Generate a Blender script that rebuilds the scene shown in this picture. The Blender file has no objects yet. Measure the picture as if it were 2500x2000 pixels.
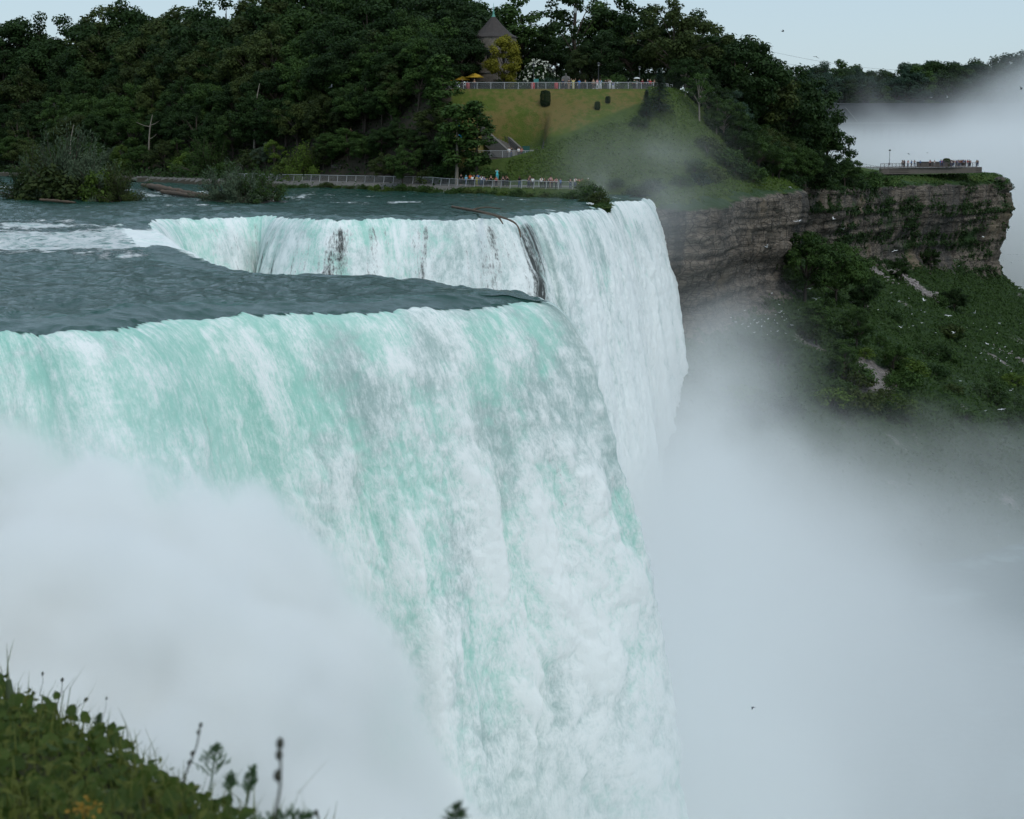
import bpy, bmesh, math, random
import numpy as np
from mathutils import Vector, Matrix

# ---------------------------------------------------------------- camera, sky, sun, exposure
scene = bpy.context.scene
COL = scene.collection
R = math.radians
F_PX = 3964.0                       # focal length in pixels of the 2500 px wide photograph
PITCH = math.atan(652.0 / F_PX)     # camera looks slightly down
EYE = np.array([0.0, 0.0, 8.0])     # eye stands 8 m above the crest of the falls

cam_data = bpy.data.cameras.new("camera")
cam = bpy.data.objects.new("camera", cam_data)
COL.objects.link(cam)
cam.location = EYE
cam.rotation_euler = (R(90) - PITCH, 0, 0)
cam_data.sensor_width = 36.0
cam_data.lens = 36.0 * F_PX / 2500.0
cam_data.clip_start = 0.1
cam_data.clip_end = 9000.0
cam_data.dof.use_dof = True
cam_data.dof.focus_distance = 150.0
cam_data.dof.aperture_fstop = 4.0
scene.camera = cam

SUN_EL, SUN_AZ = R(52), R(150)       # azimuth measured from +Y towards +X
world = bpy.data.worlds.new("World")
scene.world = world
world.use_nodes = True
wn = world.node_tree
wn.nodes.clear()
w_out = wn.nodes.new("ShaderNodeOutputWorld")
w_bg = wn.nodes.new("ShaderNodeBackground")
w_sky = wn.nodes.new("ShaderNodeTexSky")
w_sky.sky_type = 'NISHITA'
w_sky.sun_disc = False
w_sky.sun_elevation = SUN_EL
w_sky.sun_rotation = SUN_AZ
w_sky.air_density = 1.0
w_sky.dust_density = 1.0
w_sky.ozone_density = 1.0
w_bg.inputs[1].default_value = 0.1
w_mix = wn.nodes.new("ShaderNodeMix"); w_mix.data_type = 'RGBA'
w_mix.inputs[0].default_value = 0.6                       # a high thin overcast veils the blue sky
w_mix.inputs[7].default_value = (5.9, 7.6, 8.9, 1.0)
wn.links.new(w_sky.outputs[0], w_mix.inputs[6])
wn.links.new(w_mix.outputs[2], w_bg.inputs[0])
wn.links.new(w_bg.outputs[0], w_out.inputs[0])

sun_data = bpy.data.lights.new("sun", 'SUN')
sun_data.energy = 1.2
sun_data.angle = R(25)
sun_data.color = (1.0, 0.97, 0.93)
sun = bpy.data.objects.new("sun", sun_data)
COL.objects.link(sun)
sd = Vector((math.sin(SUN_AZ) * math.cos(SUN_EL), math.cos(SUN_AZ) * math.cos(SUN_EL), math.sin(SUN_EL)))
sun.rotation_euler = sd.to_track_quat('Z', 'Y').to_euler()
sun.location = (0, 0, 200)

scene.view_settings.view_transform = 'Standard'
scene.view_settings.look = 'None'
scene.view_settings.gamma = 1.0
scene.view_settings.exposure = 0.0
cy = scene.cycles
cy.use_denoising = True
cy.max_bounces = 18
cy.diffuse_bounces = 3
cy.glossy_bounces = 2
cy.transmission_bounces = 2
cy.transparent_max_bounces = 8
cy.volume_bounces = 16
cy.volume_step_rate = 1.0
cy.volume_max_steps = 512
cy.use_adaptive_sampling = True
cy.adaptive_threshold = 0.02

# ---------------------------------------------------------------- helpers
def ray(px, py):
    """direction of the photograph's pixel as a ray with unit forward y"""
    a, b = (px - 1250.0) / F_PX, -(py - 1000.0) / F_PX
    c, s = math.cos(PITCH), math.sin(PITCH)
    d = np.array([a, c + b * s, -s + b * c])
    return d / d[1]

def at(px, py, y):
    return EYE + ray(px, py) * y

def atz(px, py, z=0.0):
    d = ray(px, py)
    return EYE + d * ((z - EYE[2]) / d[2])

_rng = np.random.RandomState(7)
_perm = _rng.permutation(256).astype(np.int64)
_perm = np.concatenate([_perm, _perm, _perm])
_grad = _rng.normal(size=(256, 3))
_grad /= np.linalg.norm(_grad, axis=1)[:, None]

def noise(x, y, z=0.0):
    """gradient noise on arrays, about -1..1"""
    x, y, z = np.broadcast_arrays(np.asarray(x, float), np.asarray(y, float), np.asarray(z, float))
    xi, yi, zi = np.floor(x).astype(np.int64), np.floor(y).astype(np.int64), np.floor(z).astype(np.int64)
    xf, yf, zf = x - xi, y - yi, z - zi
    u, v, w = (t * t * t * (t * (t * 6 - 15) + 10) for t in (xf, yf, zf))
    def g(i, j, k):
        h = _perm[_perm[_perm[(xi + i) & 255] + ((yi + j) & 255)] + ((zi + k) & 255)]
        gr = _grad[h]
        return gr[..., 0] * (xf - i) + gr[..., 1] * (yf - j) + gr[..., 2] * (zf - k)
    def l(a, b, t): return a + t * (b - a)
    r = l(l(l(g(0,0,0), g(1,0,0), u), l(g(0,1,0), g(1,1,0), u), v),
          l(l(g(0,0,1), g(1,0,1), u), l(g(0,1,1), g(1,1,1), u), v), w)
    return r * 1.5

def fbm(x, y, z=0.0, oct=4, gain=0.5):
    a, s, n = 1.0, 0.0, 0.0
    for o in range(oct):
        f = 2.0 ** o
        s = s + a * noise(np.asarray(x) * f + o * 17.3, np.asarray(y) * f + o * 5.7, np.asarray(z) * f)
        n += a; a *= gain
    return s / n

def sstep(a, b, x):
    t = np.clip((np.asarray(x, float) - a) / (b - a), 0, 1)
    return t * t * (3 - 2 * t)

def smooth_poly(pts, n=3, closed=False):
    p = np.array(pts, float)
    for _ in range(n):
        if closed:
            q = np.roll(p, -1, 0)
            p = np.stack([0.75 * p + 0.25 * q, 0.25 * p + 0.75 * q], 1).reshape(-1, p.shape[1])
        else:
            a, b = p[:-1], p[1:]
            m = np.stack([0.75 * a + 0.25 * b, 0.25 * a + 0.75 * b], 1).reshape(-1, p.shape[1])
            p = np.vstack([p[:1], m, p[-1:]])
    return p

def seg_dist(X, Y, poly):
    """distance to a polyline and index of the closest segment"""
    best = np.full(X.shape, 1e9)
    for (x0, y0), (x1, y1) in zip(poly[:-1, :2], poly[1:, :2]):
        dx, dy = x1 - x0, y1 - y0
        L = dx * dx + dy * dy + 1e-12
        t = np.clip(((X - x0) * dx + (Y - y0) * dy) / L, 0, 1)
        best = np.minimum(best, (X - x0 - t * dx) ** 2 + (Y - y0 - t * dy) ** 2)
    return np.sqrt(best)

def inside(X, Y, poly):
    r = np.zeros(X.shape, bool)
    n = len(poly)
    for i in range(n):
        x0, y0 = poly[i][:2]; x1, y1 = poly[(i + 1) % n][:2]
        if y0 == y1: continue
        c = ((y0 > Y) != (y1 > Y)) & (X < (x1 - x0) * (Y - y0) / (y1 - y0) + x0)
        r ^= c
    return r

def sdist(X, Y, poly):
    """signed distance to a closed polygon, positive inside"""
    p = np.vstack([poly[:, :2], poly[:1, :2]])
    d = seg_dist(X, Y, p)
    return np.where(inside(X, Y, poly), d, -d)

def raw_mesh(name, V, Fc, smooth=True, attrs=None, uv=None):
    """mesh from numpy: V (n,3), Fc (m,k) all faces of k corners"""
    V = np.ascontiguousarray(V, np.float32); Fc = np.ascontiguousarray(Fc, np.int32)
    me = bpy.data.meshes.new(name)
    m, k = Fc.shape
    me.vertices.add(len(V)); me.vertices.foreach_set("co", V.ravel())
    me.loops.add(m * k); me.loops.foreach_set("vertex_index", Fc.ravel())
    me.polygons.add(m)
    me.polygons.foreach_set("loop_start", np.arange(0, m * k, k, dtype=np.int32))
    me.polygons.foreach_set("loop_total", np.full(m, k, np.int32))
    me.polygons.foreach_set("use_smooth", np.full(m, bool(smooth)))
    for an, arr in (attrs or {}).items():
        arr = np.asarray(arr, np.float32)
        if arr.ndim == 1:
            at_ = me.attributes.new(an, 'FLOAT', 'POINT'); at_.data.foreach_set("value", arr)
        else:
            at_ = me.attributes.new(an, 'FLOAT_COLOR', 'POINT')
            c = np.ones((len(arr), 4), np.float32); c[:, :3] = arr
            at_.data.foreach_set("color", c.ravel())
    me.update(calc_edges=True)
    return me

def tag(o, label=None, cat=None, group=None, kind=None):
    if label: o["label"] = label
    if cat: o["category"] = cat
    if group: o["group"] = group
    if kind: o["kind"] = kind
    return o

def link(name, me, mat=None, parent=None, loc=(0, 0, 0)):
    o = bpy.data.objects.new(name, me)
    COL.objects.link(o)
    o.location = loc
    if mat is not None and me is not None and len(me.materials) == 0:
        me.materials.append(mat)
    if parent is not None: o.parent = parent
    return o

def empty(name, loc=(0, 0, 0), rz=0.0, s=1.0):
    o = bpy.data.objects.new(name, None)
    COL.objects.link(o)
    o.location = loc; o.rotation_euler = (0, 0, rz); o.scale = (s, s, s)
    o.empty_display_size = 0.3
    return o

def copy_tree(o, parent=None):
    c = o.copy(); COL.objects.link(c)
    if parent is not None: c.parent = parent
    for ch in list(o.children): copy_tree(ch, c)
    return c

def grid_faces(nr, nc):
    i = np.arange(nr * nc).reshape(nr, nc)
    return np.stack([i[:-1, :-1], i[:-1, 1:], i[1:, 1:], i[1:, :-1]], -1).reshape(-1, 4)

def compact(V, Fc, attrs=None):
    used = np.unique(Fc)
    mp = np.full(len(V), -1, np.int64); mp[used] = np.arange(len(used))
    return V[used], mp[Fc], {k: np.asarray(v)[used] for k, v in (attrs or {}).items()}

# ---------------------------------------------------------------- node expressions
class E:
    """a shader-node value with operators"""
    def __init__(s, t, sock): s.t, s.s = t, sock
    def _m(s, op, o=None, o2=None):
        n = s.t.nodes.new("ShaderNodeMath"); n.operation = op
        s.t.links.new(s.s, n.inputs[0])
        for i, v in ((1, o), (2, o2)):
            if v is None: continue
            if isinstance(v, E): s.t.links.new(v.s, n.inputs[i])
            else: n.inputs[i].default_value = v
        return E(s.t, n.outputs[0])
    def __add__(s, o): return s._m('ADD', o)
    __radd__ = __add__
    def __sub__(s, o): return s._m('SUBTRACT', o)
    def __rsub__(s, o): return (s * -1.0) + o
    def __mul__(s, o): return s._m('MULTIPLY', o)
    __rmul__ = __mul__
    def __truediv__(s, o): return s._m('DIVIDE', o)
    def __pow__(s, o): return s._m('POWER', o)
    def mx(s, o): return s._m('MAXIMUM', o)
    def mn(s, o): return s._m('MINIMUM', o)
    def exp(s): return s._m('EXPONENT')
    def ab(s): return s._m('ABSOLUTE')
    def ss(s, a, b):
        n = s.t.nodes.new("ShaderNodeMapRange"); n.interpolation_type = 'SMOOTHSTEP'
        s.t.links.new(s.s, n.inputs[0])
        n.inputs[1].default_value = a; n.inputs[2].default_value = b
        return E(s.t, n.outputs[0])

class Mat:
    def __init__(s, name):
        s.m = bpy.data.materials.new(name); s.m.use_nodes = True
        s.t = s.m.node_tree; s.t.nodes.clear()
        s.out = s.t.nodes.new("ShaderNodeOutputMaterial")
    def attr(s, name, out="Fac"):
        n = s.t.nodes.new("ShaderNodeAttribute"); n.attribute_name = name
        return E(s.t, n.outputs[out])
    def pos(s):
        n = s.t.nodes.new("ShaderNodeNewGeometry")
        x = s.t.nodes.new("ShaderNodeSeparateXYZ"); s.t.links.new(n.outputs["Position"], x.inputs[0])
        return n.outputs["Position"], [E(s.t, o) for o in x.outputs]
    def obj(s):
        n = s.t.nodes.new("ShaderNodeTexCoord"); return n.outputs["Object"]
    def vec(s, x, y, z):
        n = s.t.nodes.new("ShaderNodeCombineXYZ")
        for i, v in enumerate((x, y, z)):
            if isinstance(v, E): s.t.links.new(v.s, n.inputs[i])
            else: n.inputs[i].default_value = v
        return n.outputs[0]
    def noise(s, vec, scale=1.0, detail=3.0, rough=0.5, dist=0.0, stretch=None):
        if stretch:
            mp = s.t.nodes.new("ShaderNodeMapping"); mp.inputs["Scale"].default_value = stretch
            s.t.links.new(vec, mp.inputs[0]); vec = mp.outputs[0]
        n = s.t.nodes.new("ShaderNodeTexNoise")
        n.inputs["Scale"].default_value = scale; n.inputs["Detail"].default_value = detail
        n.inputs["Roughness"].default_value = rough; n.inputs["Distortion"].default_value = dist
        s.t.links.new(vec, n.inputs["Vector"])
        return E(s.t, n.outputs["Fac"])
    def voro(s, vec, scale=1.0, feature='F1', stretch=None):
        if stretch:
            mp = s.t.nodes.new("ShaderNodeMapping"); mp.inputs["Scale"].default_value = stretch
            s.t.links.new(vec, mp.inputs[0]); vec = mp.outputs[0]
        n = s.t.nodes.new("ShaderNodeTexVoronoi"); n.feature = feature
        n.inputs["Scale"].default_value = scale
        s.t.links.new(vec, n.inputs["Vector"])
        return E(s.t, n.outputs["Distance"])
    def rand(s):
        n = s.t.nodes.new("ShaderNodeObjectInfo"); return E(s.t, n.outputs["Random"])
    def mix(s, fac, a, b, blend='MIX'):
        n = s.t.nodes.new("ShaderNodeMix"); n.data_type = 'RGBA'; n.blend_type = blend
        n.clamp_factor = True
        if isinstance(fac, E): s.t.links.new(fac.s, n.inputs[0])
        else: n.inputs[0].default_value = fac
        for i, v in ((6, a), (7, b)):
            if isinstance(v, E): s.t.links.new(v.s, n.inputs[i])
            else: n.inputs[i].default_value = (v[0], v[1], v[2], 1)
        return E(s.t, n.outputs[2])
    def bsdf(s, color, rough=0.6, spec=0.3, metal=0.0, bump=None, bstr=0.5, bdist=0.1, trans=None, extra=None):
        p = s.t.nodes.new("ShaderNodeBsdfPrincipled")
        def put(k, v):
            if isinstance(v, E): s.t.links.new(v.s, p.inputs[k])
            elif isinstance(v, tuple): p.inputs[k].default_value = (v[0], v[1], v[2], 1)
            else: p.inputs[k].default_value = v
        for k in ("Subsurface Radius",):
            if k in (extra or {}):
                p.inputs[k].default_value = extra[k]; extra = {a: b for a, b in extra.items() if a != k}
        put("Base Color", color); put("Roughness", rough); put("Specular IOR Level", spec); put("Metallic", metal)
        for k, v in (extra or {}).items(): put(k, v)
        if bump is not None:
            b = s.t.nodes.new("ShaderNodeBump")
            b.inputs["Strength"].default_value = bstr; b.inputs["Distance"].default_value = bdist
            s.t.links.new(bump.s, b.inputs["Height"]); s.t.links.new(b.outputs[0], p.inputs["Normal"])
        res = p.outputs[0]
        if trans is not None:
            fac, tc = trans
            tr = s.t.nodes.new("ShaderNodeBsdfTranslucent")
            if isinstance(tc, E): s.t.links.new(tc.s, tr.inputs[0])
            else: tr.inputs[0].default_value = (*tc, 1)
            mx = s.t.nodes.new("ShaderNodeMixShader"); mx.inputs[0].default_value = fac
            s.t.links.new(p.outputs[0], mx.inputs[1]); s.t.links.new(tr.outputs[0], mx.inputs[2])
            res = mx.outputs[0]
        s.t.links.new(res, s.out.inputs[0])
        return s.m
    def volume(s, density, color=(0.96, 0.97, 0.98), aniso=0.0):
        v = s.t.nodes.new("ShaderNodeVolumePrincipled")
        v.inputs["Color"].default_value = (*color, 1)
        v.inputs["Anisotropy"].default_value = aniso
        if isinstance(density, E): s.t.links.new(density.s, v.inputs["Density"])
        else: v.inputs["Density"].default_value = density
        s.t.links.new(v.outputs[0], s.out.inputs["Volume"])
        return s.m

def plain(name, c, rough=0.7, spec=0.3, metal=0.0, var=0.25, scale=3.0):
    m = Mat(name)
    n = m.noise(m.obj(), scale, 4)
    return m.bsdf(m.mix(n, tuple(v * (1 - var) for v in c), tuple(min(1, v * (1 + var)) for v in c)), rough, spec, metal)

# ================================================================ WATER
# crest line of the falls: upstream always on the left hand when walking along it
near_lip = [(-130, 31), (-95, 46), (-60, 58.5), (-40, 66)] + [tuple(atz(a, b - 15)[:2]) for a, b in
            ((0, 803), (120, 812), (240, 806), (400, 778), (560, 772), (700, 764), (850, 766), (1000, 755), (1120, 752), (1220, 745), (1290, 741))]
ridge = [tuple(atz(a, b)[:2]) for a, b in ((1325, 728), (1290, 712), (1217, 702), (1134, 693), (1034, 675), (925, 668), (800, 668), (605, 658), (455, 625), (376, 562))]
back_lip = [tuple(atz(a, b)[:2]) for a, b in ((346, 536), (400, 527), (500, 525), (651, 519), (720, 527), (793, 532), (870, 531), (950, 529), (1092, 530), (1180, 528), (1235, 527), (1262, 520),
            (1300, 521), (1380, 513), (1455, 503))]
end_lip = [(10.9, 213), (11.9, 226), (14.0, 233), (16.6, 237.5), (18.8, 241.5), (20.2, 247.5)]
LIP = smooth_poly(near_lip + ridge + back_lip + end_lip, 3)

def resample(poly, stepf):
    seg = np.diff(poly, axis=0); L = np.hypot(seg[:, 0], seg[:, 1])
    cum = np.concatenate([[0], np.cumsum(L)])
    s, out = 0.0, []
    while s < cum[-1]:
        i = min(np.searchsorted(cum, s, side='right') - 1, len(L) - 1)
        q = poly[i] + seg[i] * ((s - cum[i]) / max(L[i], 1e-9))
        out.append((q[0], q[1], s))
        s += stepf(q[0], q[1], s)
    return np.array(out)

RIV_POLY = np.vstack([LIP, [(30, 262), (18, 262), (5, 262), (-10, 275), (-40, 300), (-75, 330), (-115, 370), (-330, 430), (-330, 30)]])

def river_height(X, Y):
    """water surface upstream of the crest"""
    h = 0.45 * fbm(X / 9.0, Y / 14.0, 1.7, 3) + 0.24 * fbm(X / 2.6 + 0.3 * Y, Y / 3.4, 4.2, 3)
    r = 1 - np.abs(fbm(X / 4.0, Y / 5.0 + 9, 8.1, 3))
    h = h + 0.22 * (r ** 3 - 0.4)
    h = h + 0.8 * np.exp(-((X + 60) / 25) ** 2 - ((Y - 140) / 12) ** 2) * fbm(X / 6, Y / 8, 3.3, 3)
    return h + 0.004 * np.clip(Y - 240, 0, 200)

def river_foam(X, Y):
    """0..1 where the river is broken into white water"""
    n1 = fbm(X / 16.0 + Y / 40.0, Y / 9.0, 2.2, 4)
    n2 = fbm(X / 3.0, Y / 6.0, 6.2, 4)
    n3 = fbm(X / 22.0, Y / 10.0 - X / 60, 12.2, 3)
    px = X / Y * F_PX + 1250.0
    py = 348 + 8.0 / Y * F_PX
    # churning rapids that slide into the recess, and ledges far upstream
    rap = np.exp(-((py - 572 - 0.05 * px) / 44) ** 2) * sstep(480, 250, px) * (0.75 + 0.5 * noise(X / 7.0, Y / 5.0, 3.0))
    rap2 = np.exp(-((py - 470 - 0.03 * (px - 300)) / 14) ** 2) * sstep(900, 500, px)
    rap3 = np.exp(-((py - 476) / 13) ** 2) * sstep(650, 750, px) * sstep(1400, 1200, px)
    casc = np.exp(-((X + 33) / 6.0) ** 2 - ((Y - 139) / 17.0) ** 2)
    a = 1.9 * rap + 1.0 * rap2 + 0.6 * rap3 + 1.5 * casc
    n4 = fbm(X / 1.8 + Y / 9, Y / 3.0, 16.2, 4)
    f = sstep(0.25, 1.45, a + 0.65 * n1 + 0.60 * n2 + 0.55 * n4 - 0.15)
    g = sstep(0.22 - 0.08 * sstep(140, 190, Y), 0.58, n3 + 0.35 * n2 + 0.25 * n4) * 0.75
    return np.clip(np.maximum(f, g * sstep(78, 135, Y)), 0, 1)

def water_mat():
    m = Mat("river_water")
    p, (x, y, z) = m.pos()
    foam = m.attr("foam")
    nb = m.noise(p, 0.9, 5, 0.6, 0.4, (1.0, 0.55, 1.0))
    nb2 = m.noise(p, 4.0, 4, 0.6, 0.2, (1.0, 0.6, 1.0))
    br = m.noise(p, 2.6, 6, 0.7)
    ff = (foam * 1.05 + ((br - 0.5) * 2.2 + (nb - 0.5) * 1.6) * (foam.ss(0.0, 0.3))).ss(0.36, 0.86)
    lip = m.attr("lip")
    tint = m.noise(p, 0.12, 3)
    deep = m.mix(tint, (0.010, 0.044, 0.033), (0.024, 0.082, 0.062))
    deep = m.mix(lip, deep, (0.10, 0.36, 0.30))
    churn = (m.noise(p, 1.5, 6, 0.75, 0.6, (0.6, 1.0, 1.0)) * 1.0 + (nb - 0.5) * 0.6).ss(0.34, 0.58)
    col = m.mix(ff, deep, m.mix(churn, (0.30, 0.47, 0.44), (0.88, 0.91, 0.90)))
    return m.bsdf(col, ff * 0.5 + 0.12, 0.20, bump=nb * 1.0 + nb2 * 0.3 + br * ff * 0.8, bstr=1.0, bdist=0.5)

def build_river(mat):
    us = np.concatenate([np.linspace(-2.6, -0.42, 60)[:-1], np.arange(-0.42, 0.12, 0.0011)])
    ys = [30.0]
    while ys[-1] < 430: ys.append(ys[-1] * 1.0036)
    ys = np.array(ys)
    U, Y = np.meshgrid(us, ys)
    X = U * Y
    d = np.zeros_like(X)
    poly = RIV_POLY
    x_, y_ = X.ravel(), Y.ravel()
    dl = seg_dist(x_, y_, LIP[::2])
    ins = inside(x_, y_, poly)
    keep = ins & ((dl > 2.5))
    H = river_height(x_, y_) - 0.35 * np.exp(-dl / 2.0)
    foam = river_foam(x_, y_)
    near = (x_ / y_ > -2)
    lipf = 0.5 * np.exp(-np.clip(dl - 1, 0, 99) / 1.1)
    V = np.stack([x_, y_, H], 1)
    Fc = grid_faces(*X.shape)
    Fc = Fc[keep[Fc].all(1)]
    V, Fc, at_ = compact(V, Fc, {"foam": foam, "lip": lipf})
    o = link("river", raw_mesh("river", V, Fc, True, at_), mat)
    return tag(o, kind="structure")

def falls_mat():
    m = Mat("falling_water")
    foam = m.attr("foam"); gap = m.attr("gap"); s = m.attr("along"); w = m.attr("down"); rv = m.attr("riv")
    v = m.vec(s, w, 0.0)
    p, _ = m.pos()
    fl = m.attr("fallen"); st = 1.0 - fl * 0.75
    n1 = m.noise(v, 1.6, 6, 0.70, 0.3, (1.0, 0.55, 1.0))
    n2 = m.noise(v, 6.0, 5, 0.72, 0.2, (1.0, 0.5, 1.0))
    n3 = m.noise(p, 1.4, 6, 0.7)
    n4 = m.noise(v, 2.6, 6, 0.70, 0.25, (1.0, 0.09, 1.0))
    n5 = m.noise(v, 14.0, 4, 0.75, 0.1, (1.0, 0.55, 1.0))
    ff = (foam * 0.80 + 0.14 + (n1 - 0.5) * 1.0 + (n2 - 0.5) * 1.3 + (n5 - 0.5) * 1.1 + (n3 - 0.5) * 0.7 + (n4 - 0.5) * 1.25 * st).ss(-0.15, 1.0)
    teal = m.mix(m.noise(p, 0.25, 3), (0.24, 0.55, 0.45), (0.45, 0.71, 0.62))
    grey = m.mix(m.noise(p, 0.2, 2), (0.29, 0.42, 0.395), (0.45, 0.575, 0.545))  # grey-green shade between the ropes of water, put into the colour
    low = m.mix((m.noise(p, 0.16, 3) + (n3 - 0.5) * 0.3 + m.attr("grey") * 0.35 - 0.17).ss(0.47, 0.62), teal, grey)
    col = m.mix(ff, low, (0.84, 0.88, 0.86))
    g = (gap + (n2 - 0.5) * 1.5 + (n4 - 0.5) * 1.5).ss(0.35, 0.95)
    col = m.mix(g, col, (0.060, 0.064, 0.060))
    deep = m.mix(m.noise(p, 0.12, 3), (0.010, 0.044, 0.033), (0.024, 0.082, 0.062))
    fr = (rv + (n1 - 0.5) * 0.9 * (rv * (1.0 - rv) * 4.0)).ss(0.3, 0.7)
    col = m.mix(fr, col, deep)
    return m.bsdf(col, (1.0 - fr) * 0.5 + 0.15, 0.25, bump=n3 * 0.4 + n1 * 0.4 + n2 * 0.2, bstr=0.5, bdist=0.25,
                  extra={"Coat Weight": 0.0})

def os_sign(N):
    """true when a grid's normals point into the hill instead of out of it"""
    return N[..., 2].mean() < 0

def build_falls(mat):
    def stepf(x, y, s):
        d = math.hypot(x, y)
        u = x / y
        if y < 82 and u < -0.36: return 0.5
        return d * 0.00105
    L = resample(LIP, stepf)
    x0, y0, s0 = L[:, 0], L[:, 1], L[:, 2]
    ss = np.arange(0, s0[-1], 0.25)
    px, py = np.interp(ss, s0, x0), np.interp(ss, s0, y0)
    k = np.exp(-(np.arange(-24, 25) / 10.0) ** 2); k /= k.sum()
    def sm(a): return np.convolve(np.pad(a, 24, mode='edge'), k, 'valid')
    tx, ty = np.gradient(sm(px)), np.gradient(sm(py))
    tx, ty = sm(tx), sm(ty)
    n = np.hypot(tx, ty); tx /= n; ty /= n
    tx, ty = np.interp(s0, ss, tx), np.interp(s0, ss, ty)
    n = np.hypot(tx, ty); tx /= n; ty /= n
    nx, ny = ty, -tx                                   # downstream
    drift = 0.55 * sstep(0, 40, s0) * (1 - sstep(185, 215, s0)) * (y0 < 90) + 0.15
    fx, fy = nx + drift * tx, ny + drift * ty
    n = np.hypot(fx, fy); fx /= n; fy /= n
    # rows by fall time: flat approach, then a parabola
    v0, g = 3.3, 9.81
    rows = [(-4.0 + i * 0.16, 0.0) for i in range(25)]
    tau = 0.0; rows2 = []
    while True:
        z = -0.5 * g * tau * tau
        if z < -46: break
        rows2.append((v0 * tau, z, tau))
        sp = math.hypot(v0, g * tau)
        tau += min(0.10, (0.085 if z > -24 else 0.3)) / sp
    O = np.array([r[0] for r in rows] + [r[0] for r in rows2])
    Z = np.array([r[1] for r in rows] + [r[1] for r in rows2])
    T = np.array([r[0] / v0 for r in rows] + [r[2] for r in rows2])
    nr, nc = len(O), len(x0)
    jag = 1.5 * fbm(s0 / 2.6, 0.3, 5.0, 4) + 0.7 * noise(s0 / 0.6, 3.0) + 0.4 * noise(s0 / 0.2, 7.0)     # crest is not a clean line
    jag = jag * (1 - sstep(95, 110, y0) * sstep(176, 160, y0) * sstep(-12, -20, x0))
    speed = (1.0 + 0.30 * fbm(s0 / 7.0, 2.2, 1.0, 3)) * (1 - 0.08 * sstep(185, 215, y0))
    S = np.broadcast_to(s0, (nr, nc))
    TT = np.broadcast_to(T[:, None], (nr, nc))
    OO = O[:, None] * np.where(O[:, None] > 0, speed[None, :], 1.0)
    ZZ = np.broadcast_to(Z[:, None], (nr, nc)).copy()
    out = np.clip(OO, 0, None)
    up = np.clip(OO, None, 0)
    X = x0 + fx * out + nx * up
    Y = y0 + fy * out + ny * up
    ZL = (0.10 * noise(s0 / 0.45, 4.0, 1.0) + 0.14 * noise(s0 / 1.4, 9.0, 2.0))[None, :] * np.exp(-((O[:, None] - 0.2) / 0.9) ** 2)
    approach = np.clip(-O[:, None] / 3.0, 0, 1)
    dl = np.abs(np.clip(OO, None, 0))
    Hr = river_height(X, Y) - 0.35 * np.exp(-dl / 2.0)
    fade = np.exp(-np.clip(O[:, None], 0, None) / 1.2)
    ZZ = ZZ + ZL + Hr * fade - 0.05 * sstep(-2.9, -3.5, O[:, None])
    # ---- lumps: streams that fall together, tearing into clots on the way down
    PL = np.concatenate([[0], np.cumsum(np.hypot(np.diff(O), np.diff(Z)))]) - 4.0
    W = np.broadcast_to(PL[:, None] / 1.7, (nr, nc))
    drop = -np.broadcast_to(Z[:, None], (nr, nc))
    sx = S + 0.8 * noise(S / 6.0, W / 5.0, 3.0)
    rib = fbm(sx / 4.6, W / 15.0, 2.0, 3)               # broad streams
    rib2 = fbm(sx / 1.5, W / 9.0, 7.0, 3)
    b1 = np.abs(noise(sx / 3.0, W / 3.4, 11.0)) * 1.8
    b2 = np.abs(noise(sx / 1.3 + 0.5 * b1, W / 1.5, 14.0)) * 1.8
    b3 = np.abs(noise(sx / 0.55 + 0.4 * b2, W / 0.65, 19.0)) * 1.8
    b4 = noise(sx / 0.22, W / 0.3, 23.0)
    grow = sstep(0.3, 9.0, drop)
    amp = 0.10 + 1.0 * grow
    big = sstep(-0.3, 0.4, fbm(sx / 4.5, W / 5.0, 51.0, 2))
    disp = amp * (0.95 * rib + 0.45 * rib2 + (0.10 + 0.55 * big) * b1 + (0.10 + 0.22 * big) * b2 + 0.11 * b3 + 0.06 * b4) - 0.4 * amp
    disp = disp + amp * 0.22 * sstep(120, 170, np.broadcast_to(y0, (nr, nc))) * noise(sx / 0.45, W / 0.8, 29.0)
    disp = disp * (1 - 0.35 * sstep(120, 170, np.broadcast_to(y0, (nr, nc))))
    vx, vz = v0, -9.81 * TT
    vn = np.hypot(vx, vz)
    no, nz = -vz / vn, vx / vn
    k_ = np.where(O[:, None] > -0.2, 1, np.exp(np.clip(O[:, None], -50, 0) / 0.5)) * sstep(-0.5, 2.5, drop + 0.25)
    X = X + fx * no * disp * k_
    Y = Y + fy * no * disp * k_
    ZZ = ZZ + nz * disp * k_
    # ---- how white: solid green sheets near the crest, all broken lower down
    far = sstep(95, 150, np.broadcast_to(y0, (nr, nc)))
    foam = -0.08 + 0.36 * sstep(0.6, 13, drop) + 0.90 * rib + 0.62 * rib2 + 0.40 * (b1 - 0.45) + 0.36 * (b2 - 0.45) + 0.25 * (b3 - 0.45)  # low between ropes, where thin green water and painted grey shade show
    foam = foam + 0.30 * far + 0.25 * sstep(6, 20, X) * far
    tip = sstep(-13, 2.0, X) * (1 - far)
    foam = foam + 0.20 * tip
    foam = np.clip(foam + 0.25, 0, 1.3)
    gapn = fbm(S / 3.2, W / 30.0, 31.0, 3)
    sec = sstep(160, 168, np.broadcast_to(y0, (nr, nc))) * sstep(3.0, 0.5, np.broadcast_to(x0, (nr, nc))) * sstep(-42, -36, np.broadcast_to(x0, (nr, nc)))
    gp = lambda c, w_: np.exp(-((x0 - c) / w_) ** 2)
    wob = 1.0 * noise(W / 3.5, 2.0, S / 30)
    gp = lambda c, w_: np.exp(-((x0[None, :] - c + wob + 0.06 * drop) / w_) ** 2)
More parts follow.
